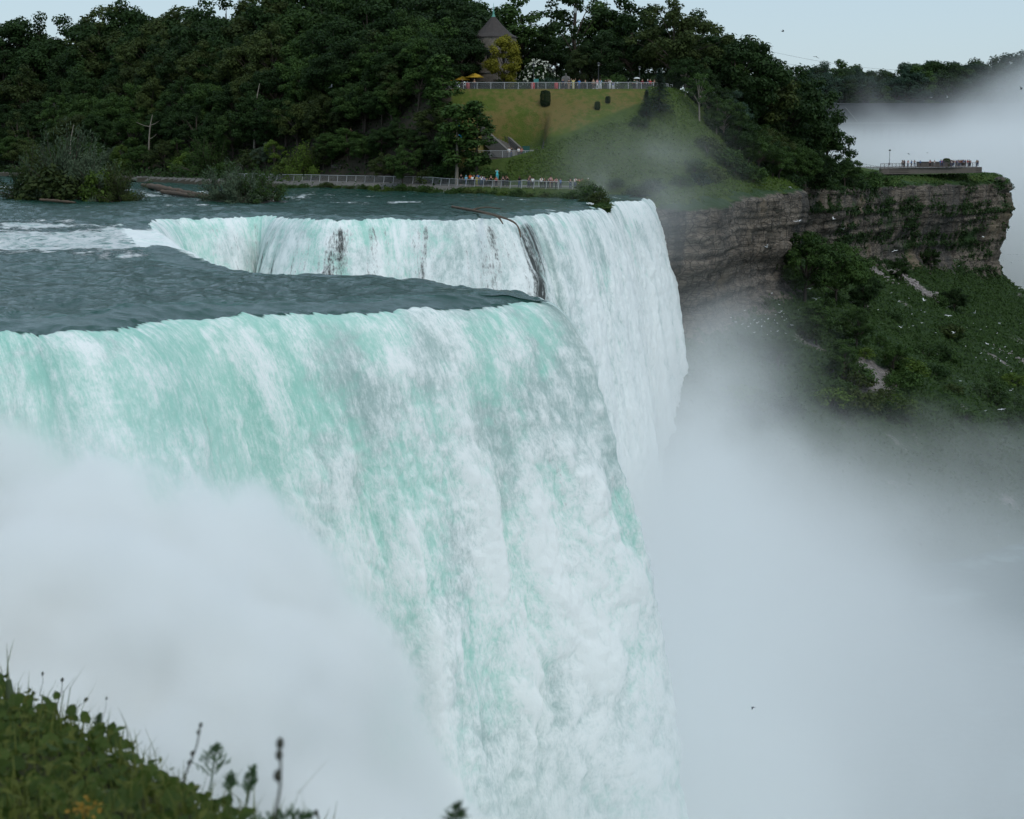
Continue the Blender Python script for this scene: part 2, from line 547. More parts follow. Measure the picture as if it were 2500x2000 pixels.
    holes = 0.75 * gp(-18.5, 0.8) + 0.30 * gp(-30, 0.9) + 0.40 * gp(-25, 0.5) + 0.35 * gp(-15.5, 0.5) + 0.95 * gp(-0.3, 0.75) + 0.45 * gp(-10, 0.7) + 0.5 * gp(-3.4, 0.5)
    streak = fbm(S / 1.0 + 0.6 * noise(W / 3.0, S / 4), W / 14.0, 37.0, 3)
    gap = (sec * (0.25 + 0.30 * gapn + 0.75 * sstep(0.05, 0.5, streak) * (0.5 + 0.6 * gapn) + 0.75 * holes * (0.75 + 0.5 * streak)) * sstep(0.2, 1.5, drop)
           + 0.20 * (1 - far) * sstep(0.2, 0.55, -rib2 - 0.5 * b2 + 0.3) * sstep(2, 6, drop))
    gap = np.clip(gap, 0, 1)
    riv = np.clip(np.where(O[:, None] <= 0, 1, np.exp(-np.clip(O[:, None] - 0.25 - 0.55 * np.clip(jag, -0.4, 2), 0, 99) / 0.25)), 0, 1)
    riv = riv * np.ones((1, nc))
    riv = riv * (1 - np.clip(river_foam(X, Y) * 1.1, 0, 0.95) * (O[:, None] < 0.5))
    rapid = 0.75 * sstep(100, 125, y0) * sstep(172, 150, y0) * sstep(-12, -22, x0)     # broken water sliding in from the left
    foam = np.clip(foam + 0.8 * rapid[None, :], 0, 1.3)
    riv = riv * (1 - 0.9 * rapid[None, :] * sstep(-1.2, 0.2, O)[:, None])
    V = np.stack([X, Y, ZZ], -1).reshape(-1, 3)
    Fc = grid_faces(nr, nc)
    me = raw_mesh("waterfall", V, Fc[:, ::-1], True, {"foam": foam.ravel(), "gap": gap.ravel(), "along": S.ravel(),
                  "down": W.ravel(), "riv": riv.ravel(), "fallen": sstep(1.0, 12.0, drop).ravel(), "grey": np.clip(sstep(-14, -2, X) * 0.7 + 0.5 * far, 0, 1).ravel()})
    # falling water is a fog of drops: light bleeds round its clots, so shade it softer than its shape
    def nrm(a, b, c):
        P = np.stack([a, b, c], -1)
        du, dv = np.gradient(P, axis=1), np.gradient(P, axis=0)
        q = np.cross(dv, du); return q / np.maximum(np.linalg.norm(q, axis=-1, keepdims=True), 1e-9)
    Nd = nrm(X, Y, ZZ)
    off = 0.8 * disp * k_
    Ns = nrm(X - fx * no * off, Y - fy * no * off, ZZ - nz * off)
    t = (0.50 * sstep(0.3, 3.0, drop) + 0.22 * sstep(8, 18, drop))[..., None]
    Nn = Nd * (1 - t) + Ns * t
    Nn /= np.maximum(np.linalg.norm(Nn, axis=-1, keepdims=True), 1e-9)
    if os_sign(Nn): Nn = -Nn
    me.normals_split_custom_set_from_vertices(Nn.reshape(-1, 3).astype(np.float32))
    o = link("waterfall", me, mat)
    return tag(o, "broad white waterfall with green sheets at its curved crest", "waterfall", kind="structure")

build_river(water_mat())
build_falls(falls_mat())

# ================================================================ LAND
BANK = [(-330, 430), (-160, 395), (-115, 362), (-75, 322), (-40, 284), (-13, 261), (0, 244), (7, 238), (10.5, 222), (11.4, 213.5), (12.6, 217), (13.4, 235), (14, 252), (19, 251.5), (21.5, 247.5)]
CLIFF = [(19, 256), (20.4, 247.6), (24.5, 244.5), (31, 252), (36, 264), (43, 278), (50, 290), (53, 299), (50.5, 308), (49, 322), (55, 338), (66, 352), (74, 362), (80, 377), (88, 392), (97, 404), (112, 424), (123, 435), (132, 442), (135, 446), (134.5, 456), (129, 476), (122, 520), (118, 600)]
CLIFF_S = smooth_poly(CLIFF, 2)
LAND = np.vstack([BANK, CLIFF[1:], [(118, 760), (-330, 760)]])
FOOT = np.array([(-330, 452), (-150, 402), (-112, 376), (-76, 337), (-42, 298), (-15, 270), (4, 257.5), (14, 255.5), (24, 259), (33, 268), (44, 286), (48, 305), (47.5, 322), (53.5, 345), (58, 372), (48, 400), (30, 440), (10, 600), (-330, 600)])

PLATEAU = np.array([(-330, 500), (-150, 450), (-112, 424), (-76, 385), (-48, 342), (-30, 312), (-14, 281.6), (26.3, 281.6), (29, 290), (31, 305), (39, 325), (46, 345), (49, 372), (38, 400), (14, 440), (-6, 600), (-330, 600)], float)

def ground(X, Y):
    X = np.asarray(X, float); Y = np.asarray(Y, float)
    d = sdist(X, Y, FOOT)
    dp = np.maximum(-sdist(X, Y, PLATEAU), 0)
    t = np.clip(d, 0, None) / (np.clip(d, 0, None) + dp + 1e-6)
    t = np.where(d > 0, t, 0)
    h = 1.4 + 15.6 * (0.8 * t + 0.2 * t * t * (3 - 2 * t))
    h = h + 6.0 * sstep(2, 60, sdist(X, Y, PLATEAU)) * sstep(-12, -50, X)
    h = h + 3.2 * np.exp(-((X - 84) / 15) ** 2 - ((Y - 446) / 14) ** 2)
    dl = sdist(X, Y, LAND)
    h = np.where(d > 0, h, h + np.clip(d, -14, 0) * (0.02 + 0.12 * sstep(14, 24, X)))
    h = h - 1.6 * sstep(3.0, -0.6, dl)
    # ledge for the middle terrace at the foot of the stairs
    m = sstep(1.2, 0.0, np.maximum(np.abs(X - 0.2) - 4.6, np.abs(Y - 271.5) - 3.2))
    h = h * (1 - m) + 5.5 * m
    bump = 0.35 * fbm(X / 7.0, Y / 7.0, 0.5, 3) + 0.10 * noise(X / 1.3, Y / 1.3)
    flat = sstep(0, 0.25, t) * sstep(1.0, 0.9, t)
    return h + bump * (0.12 + 0.88 * flat) * (1 - m)

def gz(x, y): return float(ground(np.array([x]), np.array([y]))[0])

def land_mat():
    m = Mat("hill_ground")
    p, (x, y, z) = m.pos()
    n = m.noise(p, 0.11, 4, 0.6); n2 = m.noise(p, 0.9, 5, 0.7); n3 = m.noise(p, 5.0, 3, 0.7)
    grass = m.mix(n2, (0.060, 0.088, 0.016), (0.100, 0.125, 0.026))
    dry = m.mix(n2, (0.125, 0.100, 0.032), (0.165, 0.130, 0.046))
    lawn = m.mix((n * 1.0 + (n2 - 0.5) * 0.7).ss(0.40, 0.62), grass, dry)
    rough = m.mix((n2 * 0.6 + n3 * 0.4).ss(0.3, 0.7), (0.036, 0.060, 0.014), (0.078, 0.112, 0.028))
    lush = m.attr("lush")
    col = m.mix((lush + (n2 - 0.5) * 0.5).ss(0.35, 0.65), lawn, rough)
    soil = m.attr("soil")
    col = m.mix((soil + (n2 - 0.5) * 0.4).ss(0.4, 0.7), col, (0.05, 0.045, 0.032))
    pave = m.attr("pave")
    col = m.mix(pave.ss(0.4, 0.6), col, m.mix(n2, (0.13, 0.125, 0.115), (0.19, 0.18, 0.165)))
    return m.bsdf(col, 0.9, 0.1, bump=n3 * 0.7 + n2, bstr=0.7, bdist=0.3)

def build_land():
    xs = np.concatenate([np.arange(-330, -70, 4.0), np.arange(-70, 70, 0.6), np.arange(70, 150, 1.5)])
    ys = np.concatenate([np.arange(205, 300, 0.6), np.arange(300, 480, 1.6), np.arange(480, 770, 6.0)])
    X, Y = np.meshgrid(xs, ys); sh = X.shape
    x, y = X.ravel(), Y.ravel()
    H = ground(x, y)
    dl = sdist(x, y, LAND)
    d = sdist(x, y, FOOT)
    n = fbm(x / 8, y / 8, 3.0, 3)
    # lush growth below and right of the mown lawn; bare soil under the trees
    px = x / y * F_PX + 1250; py = 348 - (H - 8) / y * F_PX
    edge = 395 - 0.36 * (px - 1180) + 40 * sstep(1560, 1500, px) * 0
    lush = sstep(-25, 25, py - np.minimum(edge + 15 * n, 420)) 
    lush = np.maximum(lush, sstep(1540, 1600, px + 20 * n))
    lush = np.where(y > 330, 1, lush)
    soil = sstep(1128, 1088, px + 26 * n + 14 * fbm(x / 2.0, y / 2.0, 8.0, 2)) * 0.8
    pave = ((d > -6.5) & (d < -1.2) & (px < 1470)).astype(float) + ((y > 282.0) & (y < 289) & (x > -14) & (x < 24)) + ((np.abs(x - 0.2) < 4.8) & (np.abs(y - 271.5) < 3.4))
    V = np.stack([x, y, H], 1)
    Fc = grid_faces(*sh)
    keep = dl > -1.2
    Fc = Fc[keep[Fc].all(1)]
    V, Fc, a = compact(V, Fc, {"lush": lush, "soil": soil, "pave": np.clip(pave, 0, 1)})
    tag(link("hill_ground", raw_mesh("hill_ground", V, Fc, True, a), land_mat()), kind="structure")

def rock_mat():
    m = Mat("layered_rock")
    p, (x, y, z) = m.pos()
    warp = m.noise(p, 0.12, 3)
    zz = z + warp * 3.0
    strat = m.noise(m.vec(x * 0.03, y * 0.03, zz), 1.1, 4, 0.7)
    crack = m.noise(p, 1.0, 5, 0.75, 0.4, (1.1, 1.1, 0.16))
    lam = m.noise(p, 1.0, 4, 0.6, 0.2, (0.25, 0.25, 3.5))
    grit = m.noise(p, 2.2, 6, 0.75)
    c = m.mix((strat * 0.5 + grit * 0.5).ss(0.3, 0.7), (0.090, 0.076, 0.062), (0.25, 0.21, 0.165))
    c = m.mix(crack.ss(0.50, 0.36) * 0.75, c, (0.045, 0.040, 0.036))
    c = m.mix(lam.ss(0.60, 0.70) * 0.45, c, (0.05, 0.046, 0.042))
    c = m.mix(grit.ss(0.5, 0.75) * 0.4, c, (0.33, 0.30, 0.26))
    joint = m.noise(m.vec(x * 0.02, y * 0.02, zz), 2.3, 2, 0.5)
    c = m.mix((joint - 0.5).ab().ss(0.035, 0.0) * (0.3 + grit * 0.9), c, (0.022, 0.020, 0.018))
    c = m.mix(m.noise(p, 1.0, 4, 0.7, 0.3, (0.35, 0.35, 0.03)).ss(0.52, 0.66) * 0.7, c, (0.040, 0.038, 0.036))
    stain = m.noise(p, 1.0, 3, 0.6, 0.5, (0.07, 0.07, 0.02))
    c = m.mix(stain.ss(0.5, 0.62) * 0.7, c, (0.055, 0.055, 0.052))
    och = m.noise(p, 0.06, 2)
    blk = m.voro(p, 0.55, 'DISTANCE_TO_EDGE', (1.0, 1.0, 1.5))
    c = m.mix(blk.ss(0.07, 0.0) * (grit * 1.6).mn(1.0), c, (0.028, 0.026, 0.023))
    c = m.mix(och.ss(0.58, 0.7) * 0.5, c, (0.22, 0.17, 0.105))
    moss = m.attr("moss")
    c = m.mix((moss + (grit - 0.5) * 0.9).ss(0.45, 0.7), c, m.mix(grit, (0.018, 0.040, 0.014), (0.045, 0.085, 0.028)))
    return m.bsdf(c, 0.85, 0.2, bump=crack * 0.8 + lam * 0.7 + grit * 0.5, bstr=1.0, bdist=0.5)

def cliff_frame():
    L = resample(CLIFF_S, lambda x, y, s: 0.5)
    x, y, s = L.T
    k = np.exp(-(np.arange(-30, 31) / 12.0) ** 2); k /= k.sum()
    sm = lambda a: np.convolve(np.pad(a, 30, mode='edge'), k, 'valid')
    tx, ty = np.gradient(sm(x)), np.gradient(sm(y))
    n = np.hypot(tx, ty)
    return x, y, s, ty / n, -tx / n
CX, CY, CS, CNX, CNY = cliff_frame()
CBASE = np.interp(CY, [240, 255, 280, 295, 320, 380, 425, 446, 500], [-26, -24, -21, -20, -17, -22, -27, -31, -30])

def build_cliff(mat):
    nz = 110
    v = np.linspace(0, 1, nz)[:, None]
    top = ground(CX - CNX * 1.5, CY - CNY * 1.5)[None, :]
    top = np.minimum(top, 0.8)
    bot = CBASE[None, :] - 6
    Zm = top + (bot - top) * v
    S = np.broadcast_to(CS[None, :], Zm.shape)
    depth = -(Zm - top)
    # ledges and undercut: hard cap on top, hollowed soft beds below, foot flaring out
    rel = depth / np.maximum(top - CBASE[None, :], 1)
    warp = 1.2 * fbm(S / 25, Zm / 30, 1, 2)
    bands = noise(0.01 * S + 3, (Zm + warp) / 1.9, 2.0) + 0.6 * noise(0.01 * S + 9, (Zm + warp) / 0.8, 5.0)
    bands = np.tanh(bands * 3) * 0.42 * (0.35 + sstep(-0.3, 0.5, fbm(S / 11, Zm / 9, 61, 3)))
    cell = np.floor(S / 3.1 + 0.8 * noise(Zm / 4.0, S / 9, 5.0))          # joint-bounded blocks
    bands = bands + 0.55 * noise(cell * 7.7, np.floor((Zm + warp) / 3.3) * 3.1, 2.5)
    o = 1.0 - 2.6 * sstep(0.25, 0.75, rel) + 4.5 * sstep(0.75, 1.1, rel)
    o = o + bands + 1.6 * fbm(S / 9, Zm / 14, 8, 4) + 0.8 * (1 - 2 * np.abs(noise(S / 2.6, Zm / 12, 12.0))) + 0.45 * noise(S / 0.9, Zm / 3.0, 3)
    # buttress and caves in the bay
    o = o - 3.2 * np.exp(-((S - 82) / 9) ** 2) * sstep(0.35, 0.8, rel) - 3.0 * np.exp(-((S - 12) / 9) ** 2) * sstep(0.45, 0.85, rel)
    o = o - 4.0 * sstep(0.08, -0.02, rel)
    X = CX + CNX * o; Y = CY + CNY * o
    Zr = Zm + 0.25 * noise(S / 2, Zm / 2, 30)
    moss = 0.20 + 0.85 * fbm(S / 14, Zm / 7, 40, 4) + sstep(0.10, 0.0, rel) * 0.9 + 0.45 * sstep(0.85, 1.0, rel)
    moss = moss + 0.55 * sstep(95, 125, S) * fbm(S / 16, Zm / 4, 45, 3) + 0.10 * sstep(95, 125, S)
    V = np.stack([X, Y, Zr], -1).reshape(-1, 3)
    me = raw_mesh("cliff", V, grid_faces(*Zm.shape)[:, ::-1], True, {"moss": moss.ravel()})
    tag(link("cliff", me, mat), "layered brown rock cliff of the gorge, streaked grey and hung with ivy", "cliff", kind="structure")

def talus_z(s_i, r):
    return CBASE[s_i] + 1.5 - 0.02 * r - 0.56 * r

def talus_mat():
    m = Mat("talus_soil")
    p, _ = m.pos()
    n = m.noise(p, 0.10, 4, 0.6); n2 = m.noise(p, 1.2, 5, 0.7)
    rock = m.mix(m.voro(p, 1.6), (0.30, 0.27, 0.25), (0.10, 0.09, 0.085))
    veg = m.mix(n2, (0.016, 0.034, 0.012), (0.045, 0.080, 0.026))
    bare = m.attr("bare")
    c = m.mix((bare + (n2 - 0.5) * 0.5).ss(0.45, 0.6), veg, rock)
    return m.bsdf(c, 0.9, 0.15, bump=n2 + m.voro(p, 1.6) * 0.6, bstr=0.9, bdist=0.5)

def talus_bare(X, Y, Z):
    px = X / Y * F_PX + 1250
    n = fbm(X / 7.0, Y / 7.0, 70, 3)
    a = np.exp(-((X - 78 - 0.55 * (Y - 360) * 0) / 9.0) ** 2) * 0
    # scree chutes running down the slope from the cliff foot
    c1 = np.exp(-(((CSc := X * 0.80 + Y * 0.60) - 352 + 0 * Z) / 5.0) ** 2)
    return 0.15 + 0.75 * n + 0.0 * c1

def build_talus():
    rr = np.concatenate([[-4], np.arange(0, 64, 0.8)])
    step = 2
    xs, ys, nx, ny = CX[::step], CY[::step], CNX[::step], CNY[::step]
    k = np.exp(-(np.arange(-20, 21) / 12.0) ** 2); k /= k.sum()
    nx = np.convolve(np.pad(nx, 20, mode='edge'), k, 'valid'); ny = np.convolve(np.pad(ny, 20, mode='edge'), k, 'valid')
    Rr, Xi = np.meshgrid(rr, np.arange(len(xs)), indexing='ij')
    X = xs[Xi] + nx[Xi] * Rr; Y = ys[Xi] + ny[Xi] * Rr
    Z = CBASE[::step][Xi] + 2.0 - 0.55 * Rr + 1.6 * fbm(X / 9, Y / 9, 20, 3) + 0.5 * noise(X / 2.2, Y / 2.2, 4)
    bare = 0.18 + 0.9 * fbm(X / 9, Y / 9, 70, 3)
    for (bx, by, br) in BARE: bare = bare + 0.8 * np.exp(-((X - bx) ** 2 + (Y - by) ** 2) / br ** 2)
    V = np.stack([X, Y, Z], -1).reshape(-1, 3)
    me = raw_mesh("talus_slope", V, grid_faces(*X.shape)[:, ::-1], True, {"bare": bare.ravel()})
    o = link("talus_slope", me, talus_mat())
    tag(o, kind="structure")
    return X, Y, Z
BARE = [(92, 395, 5), (99, 388, 4), (84, 378, 4), (118, 360, 8), (128, 340, 7), (140, 345, 6), (62, 268, 5), (56, 262, 5)]

def flat_sheet(name, x0, x1, y0, y1, z, mat, nx=2, ny=2):
    X, Y = np.meshgrid(np.linspace(x0, x1, nx), np.linspace(y0, y1, ny))
    V = np.stack([X.ravel(), Y.ravel(), np.full(X.size, z)], 1)
    return tag(link(name, raw_mesh(name, V, grid_faces(ny, nx)), mat), kind="structure")

def lower_mat():
    m = Mat("gorge_water"); p, _ = m.pos()
    n = m.noise(p, 0.08, 5, 0.6); n2 = m.noise(p, 0.8, 4)
    return m.bsdf(m.mix(n.ss(0.5, 0.75), (0.02, 0.06, 0.055), (0.25, 0.34, 0.34)), 0.25, 0.4, bump=n2, bstr=0.6, bdist=0.4)

flat_sheet("far_ground", -5000, 5000, -200, 8000, -54, plain("far_ground", (0.05, 0.07, 0.04), 0.95, 0.1, 0, 0.3, 0.01))
flat_sheet("gorge_river", -60, 900, -60, 1500, -50, lower_mat())
ROCK = rock_mat()
build_land(); build_cliff(ROCK)
TALUS = build_talus()

# ================================================================ MIST
class Fog(Mat):
    """node tree that fills a box with a density field, baked to voxels by the Volume Cube node"""
    def __init__(s, name):
        s.t = bpy.data.node_groups.new(name, 'GeometryNodeTree')
        s.t.interface.new_socket("Geometry", in_out='OUTPUT', socket_type='NodeSocketGeometry')
        s.out = s.t.nodes.new("NodeGroupOutput")
    def pos(s):
        n = s.t.nodes.new("GeometryNodeInputPosition")
        x = s.t.nodes.new("ShaderNodeSeparateXYZ"); s.t.links.new(n.outputs[0], x.inputs[0])
        return n.outputs[0], [E(s.t, o) for o in x.outputs]
    def box(s, name, lo, hi, vox, density, label, color=(0.993, 0.999, 0.993), rate=1.0):
        m = bpy.data.materials.new(name); m.use_nodes = True
        t = m.node_tree; t.nodes.clear()
        o_ = t.nodes.new("ShaderNodeOutputMaterial"); v = t.nodes.new("ShaderNodeVolumePrincipled")
        v.inputs["Color"].default_value = (*color, 1); v.inputs["Density"].default_value = 1.0
        t.links.new(v.outputs[0], o_.inputs["Volume"])
        m.cycles.volume_step_rate = rate
        c = s.t.nodes.new("GeometryNodeVolumeCube")
        s.t.links.new(density.s, c.inputs["Density"])
        c.inputs["Min"].default_value = lo; c.inputs["Max"].default_value = hi
        for k, a in enumerate("XYZ"):
            c.inputs["Resolution " + a].default_value = max(8, int((hi[k] - lo[k]) / vox))
        sm = s.t.nodes.new("GeometryNodeSetMaterial"); sm.inputs["Material"].default_value = m
        s.t.links.new(c.outputs[0], sm.inputs[0]); s.t.links.new(sm.outputs[0], s.out.inputs[0])
        vd = bpy.data.volumes.new(name); vd.materials.append(m)
        o = link(name, vd)
        md = o.modifiers.new("fill", 'NODES'); md.node_group = s.t
        return tag(o, label, "mist", kind="stuff")

def mist_billow():
    """thick white spray thrown up from the rocks at the foot of the nearest fall"""
    pts = [(-300, 1010), (0, 1085), (250, 1130), (450, 1240), (620, 1290), (760, 1400), (900, 1560), (1020, 1760), (1150, 2050), (1260, 2400)]
    P = np.array([at(a, b, 60.0) for a, b in pts])
    c = np.polyfit(P[:, 0], P[:, 2], 3)
    m = Fog("spray_billow"); p, (x, y, z) = m.pos()
    h = ((x * float(c[0]) + float(c[1])) * x + float(c[2])) * x + float(c[3])
    n = m.noise(p, 0.16, 5, 0.58)
    n2 = m.noise(p, 0.5, 3, 0.6)
    n3 = m.noise(p, 0.10, 4, 0.6, 0.6)
    e = h - z + 0.6 - (y - 60.0).ab() * 0.30 + (n - 0.5) * 12.0 + (n2 - 0.5) * 4.0
    d = (e.ss(0.0, 2.2) * (n3.ss(0.36, 0.56) * 1.0 + 0.05) + e.ss(-4.0, 1.0) * 0.03)
    m.box("spray_mist", (-45, 46, -46), (4, 70, 2), 0.38, d, "thick white spray billowing up at the foot of the near fall")

def mist_gorge():
    m = Fog("gorge_mist_field"); p, (x, y, z) = m.pos()
    q = x - 9.0 - (y - 75.0) * 0.12
    n = m.noise(p, 0.035, 4, 0.6, 0.8); n2 = m.noise(p, 0.10, 4, 0.62, 0.8)
    h = (q.mx(0.0) * -0.15) - 21.0 - y.ss(110.0, 190.0) * 7.0
    e = h - z + (n - 0.5) * 24.0 + (n2 - 0.5) * 11.0
    d = e.ss(0.0, 13.0) * ((q.mx(0.0) * (-1.0 / 27.0)).exp() * 0.085 + 0.003) + ((q - 1.0) * (q - 1.0) * (-1.0 / 60.0)).exp() * (z * -1.0).ss(9.0, 34.0) * 0.05 * n2.ss(0.3, 0.65)
    m.box("gorge_mist", (-6, 52, -49.5), (180, 330, -7), 1.6, d, "soft grey mist rising from the gorge right of the falls")

def mist_plume():
    m = Fog("plume_mist_field"); p, (x, y, z) = m.pos()
    n = m.noise(p, 0.014, 5, 0.62, 0.6)
    e = (x - 80.0) * 0.25 - z * 0.80 + (n - 0.5) * 110.0 + 8.0
    d = e.ss(0.0, 45.0) * 0.022 + (z * -1.0).ss(-19.0, 8.0) * 0.018
    m.box("plume_mist", (70, 500, -49), (420, 700, 62), 3.0, d, "tall pale plume of mist drifting beyond the far point")

def mist_veil():
    m = Fog("veil_mist_field"); p, (x, y, z) = m.pos()
    n = m.noise(p, 0.09, 4, 0.6, 0.5)
    r = ((x - 18.0) * (x - 18.0) / 90.0 + (z - 1.0) * (z - 1.0) / 70.0 + (y - 235.0) * (y - 235.0) / 150.0)
    d = ((r * -1.0).exp() * n.ss(0.36, 0.75)) * 0.045
    m.box("veil_mist", (-6, 208, -14), (46, 262, 20), 1.0, d, "thin veil of spray blowing over the grassy slope at the end of the falls")

mist_billow(); mist_gorge(); mist_plume(); mist_veil()

# ================================================================ PLANTS
def tube(pts, radii, sides=6):
    """tapered tube through points -> (V, F)"""
    pts = np.array(pts, float); n = len(pts)
    V = []
    d = np.gradient(pts, axis=0)
    ref = np.array([0.31, 0.17, 0.93])
    for i in range(n):
        t = d[i] / max(np.linalg.norm(d[i]), 1e-9)
        r_ = ref if abs(t @ ref) < 0.95 else np.array([1.0, 0, 0])
        a = np.cross(t, r_); a /= np.linalg.norm(a); b = np.cross(t, a)
        for k in range(sides):
            an = 2 * math.pi * k / sides
            V.append(pts[i] + radii[i] * (math.cos(an) * a + math.sin(an) * b))
    Fq = [(i * sides + k, i * sides + (k + 1) % sides, (i + 1) * sides + (k + 1) % sides, (i + 1) * sides + k)
          for i in range(n - 1) for k in range(sides)]
    return np.array(V), np.array(Fq)

def join(parts):
    V, Fq, o = [], [], 0
    for v, f in parts:
        V.append(v); Fq.append(np.asarray(f) + o); o += len(v)
    return np.vstack(V), np.vstack(Fq)

def leaf_quads(C, Nrm, size, rng, narrow=0.6, droop=0.0, direction=None):
    """one kite-shaped leaf spray per centre"""
    n = len(C)
    Nrm = Nrm / np.maximum(np.linalg.norm(Nrm, axis=1, keepdims=True), 1e-9)
    r = rng.normal(size=(n, 3)) if direction is None else direction + 0.35 * rng.normal(size=(n, 3))
    r[:, 2] -= droop
    t = r - (r * Nrm).sum(1, keepdims=True) * Nrm
    t /= np.maximum(np.linalg.norm(t, axis=1, keepdims=True), 1e-9)
    b = np.cross(Nrm, t)
    s = size[:, None]
    V = np.stack([C - t * s * 0.5, C + b * s * narrow * 0.5 + Nrm * s * 0.06, C + t * s * 0.6, C - b * s * narrow * 0.5 + Nrm * s * 0.06], 1)
    Fq = np.arange(4 * n).reshape(n, 4)
    return V.reshape(-1, 3), Fq

def leaf_mat(name, lo, hi, tr=0.25, var=0.22):
    m = Mat(name)
    lf = m.attr("tone")
    rnd = m.rand()
    c = m.mix(lf, lo, hi)
    c = m.mix(rnd * 0.45, c, (0.030, 0.050, 0.020))
    c = m.mix((rnd * 7.31)._m('FRACT') * 0.35, c, tuple(min(1, v * 1.7) for v in hi))
    p_ = m.bsdf(c, 0.6, 0.12, trans=(tr, tuple(v * 1.1 for v in hi)))
    return p_

LEAF = {
    "dark": leaf_mat("foliage_dark", (0.010, 0.025, 0.007), (0.027, 0.056, 0.014)),
    "mid": leaf_mat("foliage_green", (0.020, 0.044, 0.011), (0.052, 0.098, 0.022)),
    "olive": leaf_mat("foliage_olive", (0.024, 0.038, 0.011), (0.062, 0.084, 0.022)),
    "grey": leaf_mat("foliage_willow", (0.036, 0.058, 0.034), (0.100, 0.138, 0.082)),
    "bright": leaf_mat("foliage_bright", (0.040, 0.075, 0.012), (0.095, 0.150, 0.024)),
    "gold": leaf_mat("foliage_golden", (0.110, 0.115, 0.014), (0.240, 0.220, 0.024)),
    "bluish": leaf_mat("foliage_bluish", (0.018, 0.040, 0.026), (0.040, 0.074, 0.048)),
    "hedge": leaf_mat("foliage_hedge", (0.008, 0.018, 0.006), (0.018, 0.036, 0.011), 0.1),
    "blossom": leaf_mat("blossom_white", (0.42, 0.44, 0.34), (0.62, 0.64, 0.52), 0.2),
}
BARK = plain("bark", (0.075, 0.062, 0.050), 0.9, 0.1, 0, 0.4, 2.0)
PALE_BARK = plain("pale_bark", (0.22, 0.195, 0.16), 0.9, 0.1, 0, 0.35, 2.0)

